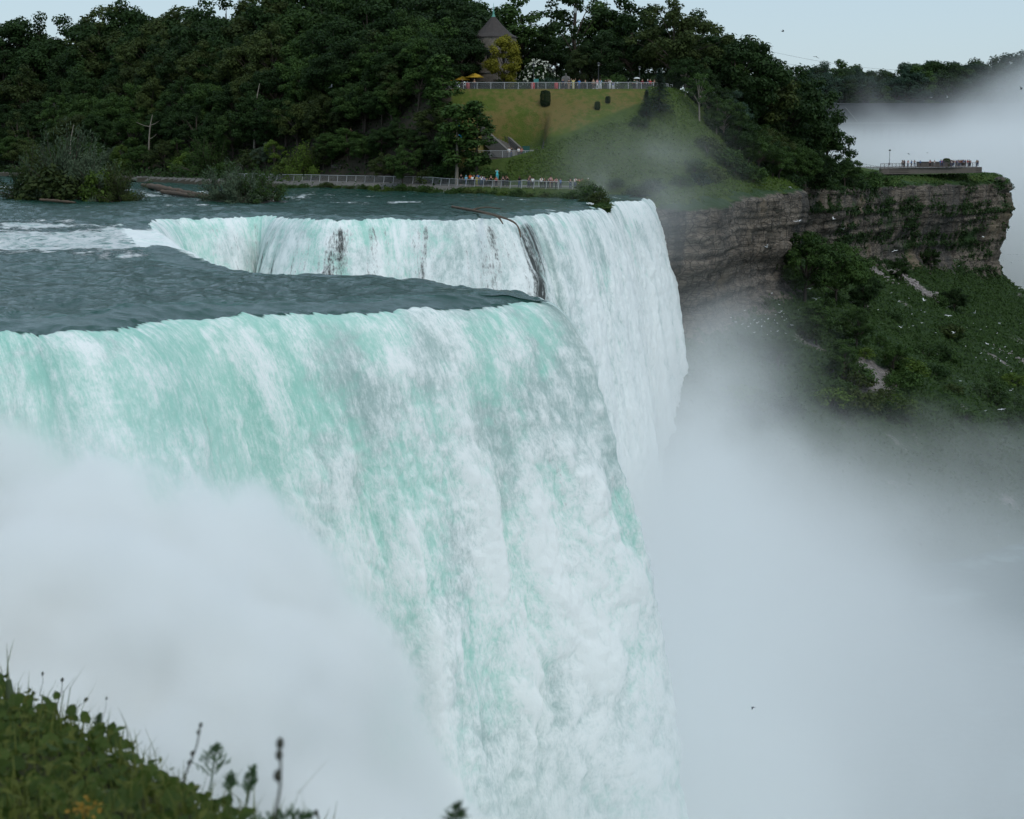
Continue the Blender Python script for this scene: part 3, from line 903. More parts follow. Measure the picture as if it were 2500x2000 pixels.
def make_crown(kind, seed):
    """returns trunk (V,F) and crown (V,F,tone) of a tree one unit-scale metre high x its real height"""
    rng = np.random.RandomState(seed)
    limbs = []; cl = []                    # clumps: centre, radius
    H = 1.0
    if kind in ("round", "wide", "tall", "open"):
        H = 14.0
        Rx, Rz, cz, nc = {"round": (4.7, 5.4, 7.9, 58), "wide": (6.2, 5.4, 8.0, 76), "tall": (3.8, 6.6, 7.3, 60), "open": (4.2, 5.0, 9.0, 32)}[kind]
        lean = rng.normal(0, 0.35, 2)
        trunk = [(0, 0, -0.6), (0.1 * lean[0], 0.1 * lean[1], 2.0), (lean[0] * 0.5, lean[1] * 0.5, 5.0), (lean[0], lean[1], cz), (lean[0] * 1.3, lean[1] * 1.3, cz + Rz * 0.6)]
        limbs.append(tube(trunk, [0.34, 0.27, 0.22, 0.15, 0.04], 7))
        while len(cl) < nc:
            d = rng.normal(size=3); d /= np.linalg.norm(d)
            if d[2] < -0.85: continue
            r = rng.uniform(0.45, 1.0) ** 0.6
            lump = 1.0 + 0.22 * math.sin(3 * math.atan2(d[1], d[0]) + seed) + 0.12 * rng.normal()
            c = np.array([lean[0] + d[0] * Rx * r * lump, lean[1] + d[1] * Rx * r * lump, cz + d[2] * Rz * r * (1 + 0.10 * rng.normal())])
            cl.append((c, rng.uniform(0.75, 1.45) * (0.8 if kind == "open" else 1.0)))
        for c, r in cl[::3]:
            z0 = min(c[2] - 0.8, max(3.0, c[2] * 0.55)); k = z0 / cz
            a = np.array([lean[0] * k, lean[1] * k, z0])
            limbs.append(tube([a, a * 0.5 + c * 0.5 + np.array([0, 0, 0.4]), c], [0.11, 0.07, 0.03], 5))
        per, size, nar, dr = (125, 0.43, 0.72, 0.3) if kind != "open" else (70, 0.46, 0.7, 0.3)
    elif kind == "slim":
        H = 12.0
        limbs.append(tube([(0, 0, -0.5), (0.1, 0, 3), (0, 0.1, 7), (0, 0, 11)], [0.22, 0.17, 0.12, 0.04], 6))
        for i in range(34):
            z = rng.uniform(3.0, 11.8); w = 1.7 * math.sqrt(max(0.05, 1 - ((z - 7.0) / 5.2) ** 2))
            a = rng.uniform(0, 6.28)
            cl.append((np.array([math.cos(a) * w * rng.uniform(0.3, 1), math.sin(a) * w * rng.uniform(0.3, 1), z]), rng.uniform(0.6, 1.0)))
        per, size, nar, dr = 85, 0.44, 0.75, 0.4
    elif kind == "conifer":
        H = 11.0
        limbs.append(tube([(0, 0, -0.5), (0, 0, 5), (0, 0, 10.8)], [0.20, 0.13, 0.03], 6))
        C = []; N = []; D = []
        for i in range(26):
            z = 0.9 + i * 0.39; w = (11.2 - z) * 0.27 + 0.1
            for j in range(9):
                a = rng.uniform(0, 6.28); L = w * rng.uniform(0.75, 1.1)
                tip = np.array([math.cos(a) * L, math.sin(a) * L, z - 0.28 * L])
                limbs.append(tube([(0, 0, z), tip], [0.03, 0.01], 3))
                for k in range(11):
                    f = (k + 1) / 11
                    C.append(np.array([0, 0, z]) * (1 - f) + tip * f + rng.normal(0, 0.10, 3)); N.append([0.3 * math.cos(a), 0.3 * math.sin(a), 1]); D.append([math.cos(a), math.sin(a), -0.4])
        V, Fq = leaf_quads(np.array(C), np.array(N, float) + 0.3 * rng.normal(size=(len(C), 3)), rng.uniform(0.3, 0.6, len(C)), rng, 0.5, 0, np.array(D, float))
        tone = np.repeat(np.clip(0.45 + 0.25 * rng.normal(size=len(C)), 0, 1), 4)
        return join(limbs), (V, Fq, tone), H
    elif kind == "willow":
        H = 6.0
        C, N, D, T = [], [], [], []
        for i in range(64):
            a = rng.uniform(0, 6.28); el = rng.uniform(0.15, 1.45); L = rng.uniform(3.2, 6.0) * (0.75 + 0.25 * math.sin(el))
            d = np.array([math.cos(a) * math.cos(el), math.sin(a) * math.cos(el), math.sin(el)])
            base = np.array([rng.normal(0, 0.8), rng.normal(0, 0.8), 0.0])
            tip = base + d * L + np.array([0.35, 0, -0.15 * L * math.cos(el)])
            mid = (base + tip) / 2 + np.array([0, 0, 0.25])
            limbs.append(tube([base, mid, tip], [0.06, 0.04, 0.012], 4))
            tn = rng.normal(0, 0.18)
            for k in range(115):
                f = rng.uniform(0.22, 1.03)
                pth = (1 - f) ** 2 * base + 2 * f * (1 - f) * mid + f * f * tip
                C.append(pth + rng.normal(0, 0.26, 3)); N.append(d + rng.normal(0, 0.7, 3)); D.append(d + np.array([0.5, 0, 0.1])); T.append(0.35 + 0.35 * f + tn)
        V, Fq = leaf_quads(np.array(C), np.array(N), rng.uniform(0.22, 0.46, len(C)), rng, 0.30, 0, np.array(D))
        tone = np.repeat(np.clip(np.array(T) + 0.15 * rng.normal(size=len(C)), 0, 1), 4)
        return join(limbs), (V, Fq, tone), H
    elif kind == "bush":
        H = 3.0
        for i in range(5): limbs.append(tube([(0, 0, -0.3), (rng.normal(0, 0.6), rng.normal(0, 0.6), 1.6)], [0.06, 0.02], 4))
        for i in range(30):
            d = rng.normal(size=3); d /= np.linalg.norm(d); d[2] = abs(d[2])
            r = rng.uniform(0.5, 1) ** 0.5
            cl.append((np.array([d[0] * 2.0 * r, d[1] * 2.0 * r, 0.3 + d[2] * 2.2 * r * rng.uniform(0.8, 1.15)]), rng.uniform(0.4, 0.8)))
        per, size, nar, dr = 80, 0.30, 0.7, 0.2
    elif kind == "hedge":
        H = 3.0
        limbs.append(tube([(0, 0, -0.4), (0, 0, 2.4)], [0.08, 0.04], 5))
        n = 5200
        u = rng.uniform(-1, 1, (n, 3)); ax = rng.randint(0, 3, n); u[np.arange(n), ax] = np.sign(u[np.arange(n), ax])
        nr = (np.abs(u) ** 3 * np.sign(u)); nr /= np.linalg.norm(nr, axis=1, keepdims=True)
        pw = (np.abs(u) ** 3.6).sum(1) ** (1 / 3.6)
        C = u / pw[:, None] * np.array([0.9, 0.9, 1.5]) * (1 + 0.05 * rng.normal(size=(n, 1))) + np.array([0, 0, 1.5])
        V, Fq = leaf_quads(C, nr + 0.5 * rng.normal(size=(n, 3)), rng.uniform(0.1, 0.22, n), rng, 0.7)
        return join(limbs), (V, Fq, np.repeat(np.clip(0.5 + 0.3 * rng.normal(size=n), 0, 1), 4)), H
    C, N, T = [], [], []
    for c, r in cl:
        n = int(per * r * r) + 20
        d = rng.normal(size=(n, 3)); d /= np.linalg.norm(d, axis=1, keepdims=True)
        rad = r * rng.uniform(0.45, 1.08, (n, 1))
        C.append(c + d * rad * np.array([1.15, 1.15, 0.8])); N.append(d * 0.9 + np.array([0, 0, 0.55]) + 0.45 * rng.normal(size=(n, 3)))
        T.append(np.clip(0.45 + 0.24 * rng.normal() + 0.26 * rng.normal(size=n), 0, 1))
    C, N, T = np.vstack(C), np.vstack(N), np.concatenate(T)
    V, Fq = leaf_quads(C, N, size * rng.uniform(0.6, 1.3, len(C)), rng, nar, dr)
    return join(limbs), (V, Fq, np.repeat(T, 4)), H

PROTO = {}
def proto(kind, i):
    k = (kind, i)
    if k not in PROTO:
        (tv, tf), (cv, cf, tone), H = make_crown(kind, 100 + 13 * i + sum(map(ord, kind)))
        PROTO[k] = (raw_mesh(kind + "_trunk", tv, tf, True), raw_mesh(kind + "_crown", cv, cf, False, {"tone": tone}), H)
        PROTO[k][0].materials.append(BARK); PROTO[k][1].materials.append(LEAF["mid"])
    return PROTO[k]

_tr = random.Random(5)
def plant(name, kind, x, y, h, leaf, label, cat, group=None, z=None, wide=1.0, bark=None, rz=None, parts=("trunk", "crown"), i=None):
    tm, cm, H = proto(kind, _tr.randrange(3) if i is None else i)
    s = h / H
    r = empty(name, (x, y, gz(x, y) if z is None else z), _tr.uniform(0, 6.28) if rz is None else rz)
    r.scale = (s * wide, s * wide, s)
    a = link(parts[0], tm, None, r); b = link(parts[1], cm, None, r)
    b.material_slots[0].link = 'OBJECT'; b.material_slots[0].material = LEAF[leaf]
    if bark: a.material_slots[0].link = 'OBJECT'; a.material_slots[0].material = bark
    return tag(r, label, cat, group)

ORD = ["first", "second", "third", "fourth", "fifth", "sixth", "seventh", "eighth", "ninth", "tenth", "eleventh", "twelfth", "thirteenth", "fourteenth", "fifteenth", "sixteenth", "seventeenth", "eighteenth", "nineteenth", "twentieth", "twenty-first", "twenty-second"]
LEAFWORD = {"dark": "dark green", "mid": "mid green", "olive": "olive green", "grey": "grey green", "bright": "bright green", "bluish": "bluish green", "gold": "golden"}
KINDWORD = {"round": "round-crowned tree", "wide": "wide-crowned tree", "tall": "tall tree", "open": "loose open tree", "slim": "slim leafy tree", "willow": "feathery willow", "bush": "leafy bush", "conifer": "conifer"}

def build_forest():
    """the wooded slope left of the lawn, row behind row from the river up to the ridge"""
    foot = smooth_poly(FOOT[:8], 2)
    rows = [(1.0, 5.2, (5, 8), "the row at the water's edge", ["round", "wide", "bush", "willow", "open"]),
            (6.5, 6.2, (8, 11), "the second row up the bank", ["round", "tall", "wide", "open"]),
            (14.0, 7.0, (10, 13), "the third row up the slope", ["round", "tall", "wide"]),
            (23.0, 7.2, (12, 16), "the middle row of the slope", ["tall", "round", "wide"]),
            (33.0, 7.5, (16, 21), "the upper row of the slope", ["tall", "round", "wide"]),
            (45.0, 7.0, (22, 27), "the ridge row against the sky", ["tall", "wide", "open", "tall"])]
    for ri, (off, gap, hh, where, kinds) in enumerate(rows):
        L = resample(foot, lambda x, y, s: gap)
        tx, ty = np.gradient(L[:, 0]), np.gradient(L[:, 1]); n = np.hypot(tx, ty)
        spots = []
        for (x, y, s), a, b in zip(L, tx / n, ty / n):
            jx, jy = _tr.uniform(-1.6, 1.6), _tr.uniform(-1.5, 1.5)
            xx, yy = x - b * off + jx, y + a * off + jy
            px = xx / yy * F_PX + 1250
            if -70 < px < (1085 if ri < 4 else 1120) and not (ri < 3 and px > 985 and off < 18) and not (px > 860 and off < 5): spots.append((px, xx, yy))
        spots.sort()
        for k, (px, xx, yy) in enumerate(spots):
            kd = _tr.choice(kinds)
            lf = _tr.choice(["dark", "mid", "olive", "dark", "dark", "mid"] if ri else ["mid", "olive", "grey", "mid", "bright"])
            if px < 700 and ri > 3: lf = _tr.choice(["dark", "olive", "dark"])
            h = _tr.uniform(*hh)
            if kd == "bush": h *= 0.6
            plant("forest_tree" if kd not in ("bush",) else "bush", kd, xx, yy, h, lf,
                  "%s %s, %s from the %s in %s" % (LEAFWORD[lf], KINDWORD[kd], ORD[min(k, len(spots) - 1 - k)], "left" if k * 2 < len(spots) else "right", where), "tree" if kd != "bush" else "bush", "trees on the wooded slope left of the lawn", wide=_tr.uniform(0.95, 1.2))

def steep_slope():
    """trees climbing the steep slope between the river path and the left border of the lawn"""
    for ri, (off, where, hh) in enumerate(((2.5, "lowest", (4.5, 6.5)), (7.0, "second", (6, 8)), (12.0, "third", (7, 10)), (17.5, "topmost", (8, 11)))):
        pxs = np.arange(815 - 10 * ri, 1096, 40 + 4 * ri)
        for k, px in enumerate(pxs):
            a = (px - 1250) / F_PX
            ys = np.arange(255, 330, 0.25); dd = sdist(a * ys, ys, FOOT)
            y = float(ys[np.argmax(dd > off * (1.0 if px < 1040 else 0.8))]) + _tr.uniform(-0.8, 0.8)
            kd = _tr.choice(["round", "wide", "wide", "tall"]); lf = _tr.choice(["mid", "olive", "dark", "mid"])
            plant("slope_tree", kd, a * y, y, _tr.uniform(*hh), lf, "%s %s, %s from the left in the %s row beside the lawn" % (LEAFWORD[lf], KINDWORD[kd].replace("-crowned", ""), ORD[k], where), "tree", "trees on the steep slope left of the lawn", wide=1.15)

def px_x(px, d): return (px - 1250.0) / F_PX * d

def build_trees():
    T = [  # kind, px, distance, height, leaf, name, label, extra
        ("tall", 1130, 318, 15, "dark", "park_tree", "dark tall tree behind the left end of the upper railing"),
        ("wide", 1075, 312, 14, "dark", "park_tree", "dark spreading tree left of the stone tower"),
        ("wide", 1128, 298, 11.5, "dark", "park_tree", "dark tree with a low branch hanging in front of the stone tower's wall"),
        ("tall", 1040, 330, 19, "dark", "park_tree", "tallest dark tree left of the stone tower, top out of frame"),
        ("tall", 1180, 338, 17, "dark", "park_tree", "dark tree rising straight behind the stone tower"),
        ("round", 1275, 338, 19.5, "mid", "park_tree", "green tree behind the right side of the stone tower"),
        ("round", 1330, 334, 12, "dark", "park_tree", "low dark tree behind the white-flowered shrub"),
        ("open", 1402, 320, 20, "dark", "park_tree", "gappy dark tree with bare twigs against the sky behind the statue"),
        ("tall", 1470, 326, 18.5, "mid", "park_tree", "green tree with its top cut by the frame right of the statue"),
        ("wide", 1460, 304, 11, "dark", "park_tree", "dark broad tree behind the crowd on the upper terrace"),
        ("round", 1420, 302, 8, "olive", "park_tree", "olive conical tree right behind the statue"),
        ("wide", 1540, 318, 18.5, "dark", "park_tree", "big dark tree behind the right part of the upper railing"),
        ("wide", 1640, 302, 16.5, "olive", "park_tree", "largest olive oak at the right end of the upper railing"),
        ("round", 1700, 322, 15.5, "dark", "park_tree", "dark tree leaning out right of the largest oak"),
        ("wide", 1740, 325, 13, "mid", "park_tree", "green tree on the shoulder where the ridge drops to the right"),
        ("round", 1800, 334, 12, "dark", "park_tree", "dark tree just left of the power pylon"),
        ("tall", 1865, 345, 13, "dark", "park_tree", "dark pointed tree just right of the power pylon"),
        ("round", 1900, 345, 12, "dark", "park_tree", "dark tree at the right end of the ridge above the gorge"),
        ("round", 1840, 318, 11, "mid", "slope_tree", "green tree halfway down the slope below the power pylon"),
        ("wide", 1770, 300, 9, "bluish", "slope_tree", "bluish tree on the slope behind the two pale slim trunks"),
        ("tall", 1880, 322, 10, "mid", "slope_tree", "green tree on the lower slope above the cliff bay"),
        ("round", 1925, 328, 10, "dark", "slope_tree", "dark tree at the head of the cliff bay"),
        ("round", 1820, 289, 6.5, "mid", "slope_tree", "green tree low on the slope above the rock buttress"),
        ("wide", 1880, 300, 7, "dark", "slope_tree", "dark tree on the cliff edge above the rock buttress"),
        ("round", 1955, 338, 10, "dark", "slope_tree", "dark tree left of the lone tall tree on the cliff edge"),
        ("tall", 2010, 352, 16.5, "dark", "slope_tree", "lone tall dark tree leaning out over the cliff edge"),
        ("wide", 2055, 362, 7, "mid", "slope_tree", "green tree at the foot of the lone tall tree"),
        ("bush", 2105, 375, 4.6, "mid", "bush", "green bush at the near end of the far terrace railing"),
        ("bush", 2140, 384, 3.6, "mid", "bush", "low green bush below the far terrace railing"),
        ("bush", 2075, 366, 4, "dark", "bush", "dark bush between the lone tall tree and the far terrace"),
        ("open", 1700, 284, 8.2, "mid", "slim_tree", "light green tree on a pale slim trunk right of the upper railing"),
        ("open", 1742, 287, 6.2, "mid", "slim_tree", "smaller light green tree on a pale slim trunk, right of its taller twin"),
        ("conifer", 1603, 277, 7.4, "bluish", "conifer", "blue-green conifer standing in front of the railing's right end"),
        ("conifer", 1573, 275.5, 4.6, "bluish", "conifer", "short blue-green conifer left of the taller one below the railing"),
        ("bush", 1555, 273, 2.0, "mid", "bush", "low green bush left of the short conifer"),
        ("wide", 1785, 318, -88, "dark", "park_tree", "dark dense crown on the silhouette right of the largest oak"),
        ("round", 1832, 330, -122, "olive", "park_tree", "olive crown on the silhouette in front of the pylon's foot"),
        ("wide", 1882, 340, -150, "dark", "park_tree", "dark dense crown on the silhouette right of the pylon"),
        ("round", 1922, 345, -185, "dark", "slope_tree", "dark crown on the descending silhouette above the cliff bay"),
        ("tall", 1948, 348, -225, "mid", "slope_tree", "green crown last on the descending silhouette before the lone tall tree"),
        ("wide", 940, 275, 5, "olive", "bank_tree", "low olive tree behind the lower railing, left of the round bank tree"),
        ("bush", 1090, 268, 3.4, "mid", "bush", "green bush at the foot of the slim trees left of the blue banner"),
        ("bush", 1140, 266, 3.0, "olive", "bush", "olive bush between the two columnar trees"),
        ("bush", 1050, 268, 3.0, "olive", "bush", "olive bush behind the lower railing, left of the slim trees"),
        ("bush", 1190, 262, 3.2, "mid", "bush", "green bush right of the ivy-clad columnar tree"),
        ("round", 1780, 318, 14, "dark", "park_tree", "dark tree filling the shoulder between the largest oak and the pylon"),
        ("wide", 1830, 328, 12, "dark", "slope_tree", "dark spreading tree below the pylon"),
        ("wide", 1905, 332, 11, "mid", "slope_tree", "green spreading tree above the head of the cliff bay"),
        ("wide", 1860, 308, 9, "olive", "slope_tree", "olive spreading tree on the lower slope left of the cliff bay"),
        ("wide", 1800, 287, 7, "dark", "slope_tree", "dark spreading tree low on the slope above the streaked cliff"),
        ("wide", 1760, 288, 7.5, "mid", "slope_tree", "green spreading tree beside the smaller pale slim trunk"),
        ("round", 1960, 332, 9, "mid", "slope_tree", "green round tree at the cliff edge left of the lone tall tree"),
        ("round", 1895, 296, 6.5, "mid", "slope_tree", "green round tree on the nose of the rock buttress"),
        ("bush", 1925, 305, 3.5, "dark", "bush", "dark bush hanging over the back of the cliff bay"),
        ("bush", 2000, 344, 4.0, "dark", "bush", "dark bush at the foot of the lone tall tree"),
        ("bush", 1830, 280, 3.4, "mid", "bush", "green bush overhanging the streaked cliff"),
        ("wide", 1150, 330, 19, "dark", "park_tree", "dark broad tree behind the left half of the stone tower"),
        ("wide", 1105, 345, 18, "dark", "park_tree", "dark tree crown behind and left of the stone tower's finial"),
        ("round", 1235, 352, 17, "dark", "park_tree", "dark crown showing between the tower roof and the tree on its right"),
        ("wide", 1365, 350, 14, "dark", "park_tree", "dark low crown closing the gap behind the statue"),
        ("wide", 1510, 350, 15, "dark", "park_tree", "dark crown in the second rank behind the visitors right of the statue"),
        ("wide", 1595, 346, 13, "dark", "park_tree", "dark crown in the second rank left of the largest oak"),
        ("wide", 1675, 345, 11, "mid", "park_tree", "green crown in the second rank right of the largest oak"),
        ("round", 1160, 315, 8, "dark", "park_tree", "short dark tree at the left foot of the stone tower"),
        ("bush", 1320, 312, 4.5, "dark", "bush", "tall dark bush filling the space under the trees left of the statue"),
        ("bush", 1395, 310, 4.5, "dark", "bush", "tall dark bush directly behind the statue"),
        ("bush", 1440, 309, 4.2, "dark", "bush", "dark bush behind the visitor in blue"),
        ("bush", 1535, 306, 4.5, "dark", "bush", "dark bush under the big dark tree right of the round bush"),
        ("bush", 1580, 303, 4.0, "dark", "bush", "dark bush behind the visitors at the right end of the upper railing"),
        ("bush", 1618, 296, 3.5, "olive", "bush", "olive bush under the largest oak"),
        ("wide", 1665, 292, 7, "dark", "slope_tree", "dark tree below the largest oak, behind the taller pale slim trunk"),
        ("wide", 1722, 298, 8, "dark", "slope_tree", "dark tree in the hollow between the two pale slim trunks"),
        ("round", 1800, 300, 8, "mid", "slope_tree", "green tree right of the smaller pale slim trunk"),
        ("bush", 1720, 276, 3.2, "olive", "bush", "olive bush on the slope below the pale slim trunks"),
        ("bush", 1765, 278, 3.6, "mid", "bush", "green bush on the slope just left of the cliff-edge trees"),
        ("bush", 1690, 268, 2.6, "mid", "bush", "green bush in the thin spray low on the slope"),
        ("bush", 1740, 269, 3.0, "olive", "bush", "olive bush at the cliff edge right of the last fall"),
        ("bush", 1790, 278, 3.4, "dark", "bush", "dark bush on the cliff edge left of the rock buttress"),
        ("bush", 1660, 258, 2.4, "mid", "bush", "green bush on the cliff edge nearest the last fall"),
        ("bush", 1700, 262, 2.6, "bluish", "bush", "bluish bush on the cliff edge near the last fall"),
        ("wide", 1845, 294, 7.5, "mid", "slope_tree", "green tree spreading over the cliff edge left of the rock buttress"),
        ("wide", 1935, 318, 8.5, "mid", "slope_tree", "green tree overhanging the back of the cliff bay"),
        ("wide", 1985, 345, 9, "dark", "slope_tree", "dark tree standing at the feet of the lone tall tree's left side"),
        ("gold", 0, 0, 0, "gold", "", ""),
        ("slim", 1116, 263, 12.5, "mid", "columnar_tree", "slim tree on a pale trunk beside the blue banner"),
        ("slim", 1166, 263.5, 13.0, "mid", "columnar_tree", "ivy-clad columnar tree beside the stairs"),
        ("slim", 1082, 276, 12.5, "mid", "columnar_tree", "slim tree at the left border of the lawn"),
        ("round", 985, 268, 6.2, "mid", "bank_tree", "round green tree growing through the lower railing"),
        ("round", 1020, 272, 5.0, "mid", "bank_tree", "smaller round green tree right of the one growing through the lower railing"),
        ("slim", 955, 288, 9, "olive", "columnar_tree", "thin olive tree behind the round bank trees"),
        
        ("bush", 1225, 262, 2.0, "mid", "bush", "small green bush left of the turquoise-clad visitor"),
        ("bush", 1310, 301, 3.2, "dark", "bush", "dark clipped bush under the white-flowered shrub"),
        ("bush", 1215, 297, 2.6, "dark", "hedge_bush", "dark hedge bush in front of the stone tower"),
        ("bush", 1180, 297, 2.2, "dark", "hedge_bush", "dark hedge bush beside the yellow parasols"),
        ("bush", 1255, 298, 2.6, "dark", "hedge_bush", "dark hedge bush under the golden tree"),
        ("bush", 1495, 297, 3.6, "mid", "bush", "round green bush behind the visitors right of the statue"),
        ("bush", 1345, 299, 3.0, "bluish", "bush", "bluish bush left of the statue"),
    ]
    for (k, px, d, h, lf, nm, lb) in T:
        if k == "gold": continue
        x = px_x(px, d)
        if h < 0: h = 8 + (348 + h) / F_PX * d - gz(x, d)
        w = {"bush": 1.15, "conifer": 1.45, "slim": 1.45}.get(k, 1.05)
        pale = PALE_BARK if ("pale" in lb) else None
        if "finial" in lb or k != "open": w *= 1.0
        plant(nm, k, x, d, h, lf, lb, "bush" if k == "bush" else "tree", "trees of the hillside park" if k != "bush" else "bushes of the hillside park", wide=w, bark=pale)
    plant("golden_tree", "tall", px_x(1230, 292), 292, 10.3, "gold", "golden yellow tree in front of the stone tower", "tree", wide=0.9)
    r = plant("flowering_shrub", "bush", px_x(1312, 303), 303, 6.0, "dark", "white-flowered shrub right of the stone tower", "shrub", wide=0.8, parts=("stem", "foliage"), i=1)
    cm = proto("bush", 1)[1]
    b = link("blossom", blossom_mesh(), LEAF["blossom"], r)
    # clipped bushes on the lawn
    for px, d, h, w, lb in ((1330, 277.0, 2.5, 1.2, "largest clipped dark bush on the lawn"), (1455, 275.6, 1.3, 1.4, "small clipped bush in the middle of the lawn beside a bare patch"), (1480, 277.5, 1.1, 1.4, "smallest clipped bush, right of the lawn's middle")):
        plant("clipped_bush", "hedge", px_x(px, d), d, h, "hedge", lb, "bush", "clipped bushes on the lawn", wide=w * 0.78, parts=("stem", "foliage"))
    # shrubs hanging over the river bank below the lower railing
    rng = random.Random(3)
    L = resample(np.array(BANK[4:9], float), lambda x, y, s: 2.9)
    k = 0
    for (x, y, s) in L:
        px = x / y * F_PX + 1250
        h = rng.uniform(1.0, 1.9); lf = rng.choice(["mid", "bright", "mid", "olive", "mid"])
        where = ("left of the round tree" if px < 960 else "right of the round tree" if px < 1120 else "below the crowd" if px < 1330 else "at the bank's tip")
        plant("bank_bush", "bush", x - 0.2, y + 1.4, h, lf, "%s bush over the river bank, %s" % (LEAFWORD[lf], where), "bush", "bushes along the river bank, " + where, z=gz(x, y + 1.4) - 0.5, wide=1.25, parts=("stem", "foliage"))
    for px, d, h, lf, lb in ((1400, 229, 2.2, "mid", "green bush on the rock tip left of the last fall"), (1440, 226, 2.4, "mid", "misty green bush beside the notch before the last fall"), (1460, 218, 1.9, "olive", "olive bush at the very tip beside the crest"), (1425, 238, 2.0, "bright", "bright bush under the end of the lower railing"), (1500, 254, 1.8, "mid", "low bush right behind the last fall"), (1545, 252, 2.0, "mid", "green bush on the bank behind the last fall's crest"), (1590, 252, 2.4, "mid", "misty bush at the corner where fall and cliff meet")):
        plant("bank_bush", "bush", px_x(px, d), d, h, lf, lb, "bush", "bushes round the end of the falls", wide=1.2, parts=("stem", "foliage"))

def blossom_mesh():
    rng = np.random.RandomState(9); n = 520
    d = rng.normal(size=(n, 3)); d /= np.linalg.norm(d, axis=1, keepdims=True); d[:, 2] = np.abs(d[:, 2])
    k = np.sin(d[:, 0] * 9 + 1) * np.sin(d[:, 1] * 8) + d[:, 2] * 0.6 > 0.15
    d = d[k]; n = len(d)
    C = d * np.array([2.35, 2.35, 2.5]) * rng.uniform(0.86, 1.06, (n, 1)) + np.array([0, 0, 0.45])
    V, Fq = leaf_quads(C, d + 0.4 * rng.normal(size=(n, 3)), rng.uniform(0.14, 0.28, n), rng, 0.9)
    return raw_mesh("blossom", V, Fq, False, {"tone": np.repeat(rng.uniform(0, 1, n), 4)})

def build_islands():
    g = "willow bushes on the small river islands"
    d = 232
    for px, dd, h, lf, k, w, lb in (
            (110, 232, 8.6, "olive", "willow", 0.95, "olive willow bush on the left end of the left island"),
            (178, 230, 11.6, "grey", "willow", 0.75, "tallest silver-grey willow in the middle of the left island"),
            (222, 229, 9.0, "grey", "willow", 0.75, "silver-grey willow leaning right on the left island"),
            (140, 227, 6.0, "olive", "bush", 1.1, "olive leafy bush at the front of the left island"),
            (252, 226, 5.4, "bright", "bush", 0.7, "yellow-green bush at the front of the left island"),
            (300, 225, 6.0, "olive", "willow", 0.85, "low olive willow at the right end of the left island"),
            (75, 230, 6.0, "dark", "willow", 0.9, "dark low willow at the far left of the left island"),
            (555, 224, 6.3, "grey", "willow", 0.95, "grey-green willow on the left half of the right island"),
            (645, 223, 5.8, "mid", "willow", 1.0, "green willow on the right half of the right island"),
            (600, 222, 5.6, "grey", "willow", 1.0, "grey-green willow at the front of the right island")):
        plant("island_willow" if k == "willow" else "island_bush", k, px_x(px, dd), dd, h, lf, lb, "bush", g, z=-0.2, wide=w, parts=("stem", "foliage"))
    rk = plain("wet_rock", (0.05, 0.048, 0.045), 0.5, 0.5)
    for nm, px, dd, rx, ry, lb in (("island_rock", 190, 228, 8.5, 3.0, "low dark rock island under the left willows"), ("island_rock", 600, 223, 6.5, 2.4, "low dark rock island under the right willows")):
        u, v = np.meshgrid(np.linspace(0, 2 * math.pi, 40, endpoint=False), np.linspace(0, 1, 9))
        rr = np.cos(v * math.pi / 2)
        X = np.cos(u) * rx * rr; Y = np.sin(u) * ry * rr; Z = np.sin(v * math.pi / 2) * 0.55 - 0.25
        Z = Z + 0.25 * noise(X / 1.2, Y / 1.2, 3); X = X + 0.5 * noise(X, Y, 9.0)
        V = np.stack([X, Y, Z], -1).reshape(-1, 3)
        n1, n2 = u.shape
        idx = np.arange(n1 * n2).reshape(n1, n2); idx = np.hstack([idx, idx[:, :1]])
        Fq = np.stack([idx[:-1, :-1], idx[:-1, 1:], idx[1:, 1:], idx[1:, :-1]], -1).reshape(-1, 4)
        tag(link(nm, raw_mesh(nm, V, Fq, True), rk, loc=(px_x(px, dd), dd, 0)), lb, "rock", "rock islands in the river")

def wood_mesh(name, pts, rad, branches=(), seed=1):
    """a weathered log: bent, knotted tube with broken branch stubs"""
    pts = smooth_poly(pts, 3)
    rng = np.random.RandomState(seed)
    r = np.interp(np.linspace(0, 1, len(pts)), np.linspace(0, 1, len(rad)), rad) * (1 + 0.12 * rng.normal(size=len(pts)))
    parts = [tube(pts + 0.05 * rng.normal(size=pts.shape) * r[:, None], np.maximum(r, 0.02), 9)]
    for b in branches:
        bp = smooth_poly(b[0], 2)
        parts.append(tube(bp, np.linspace(b[1], b[2], len(bp)), 6))
    V, Fq = join(parts)
    return raw_mesh(name, V, Fq, True)

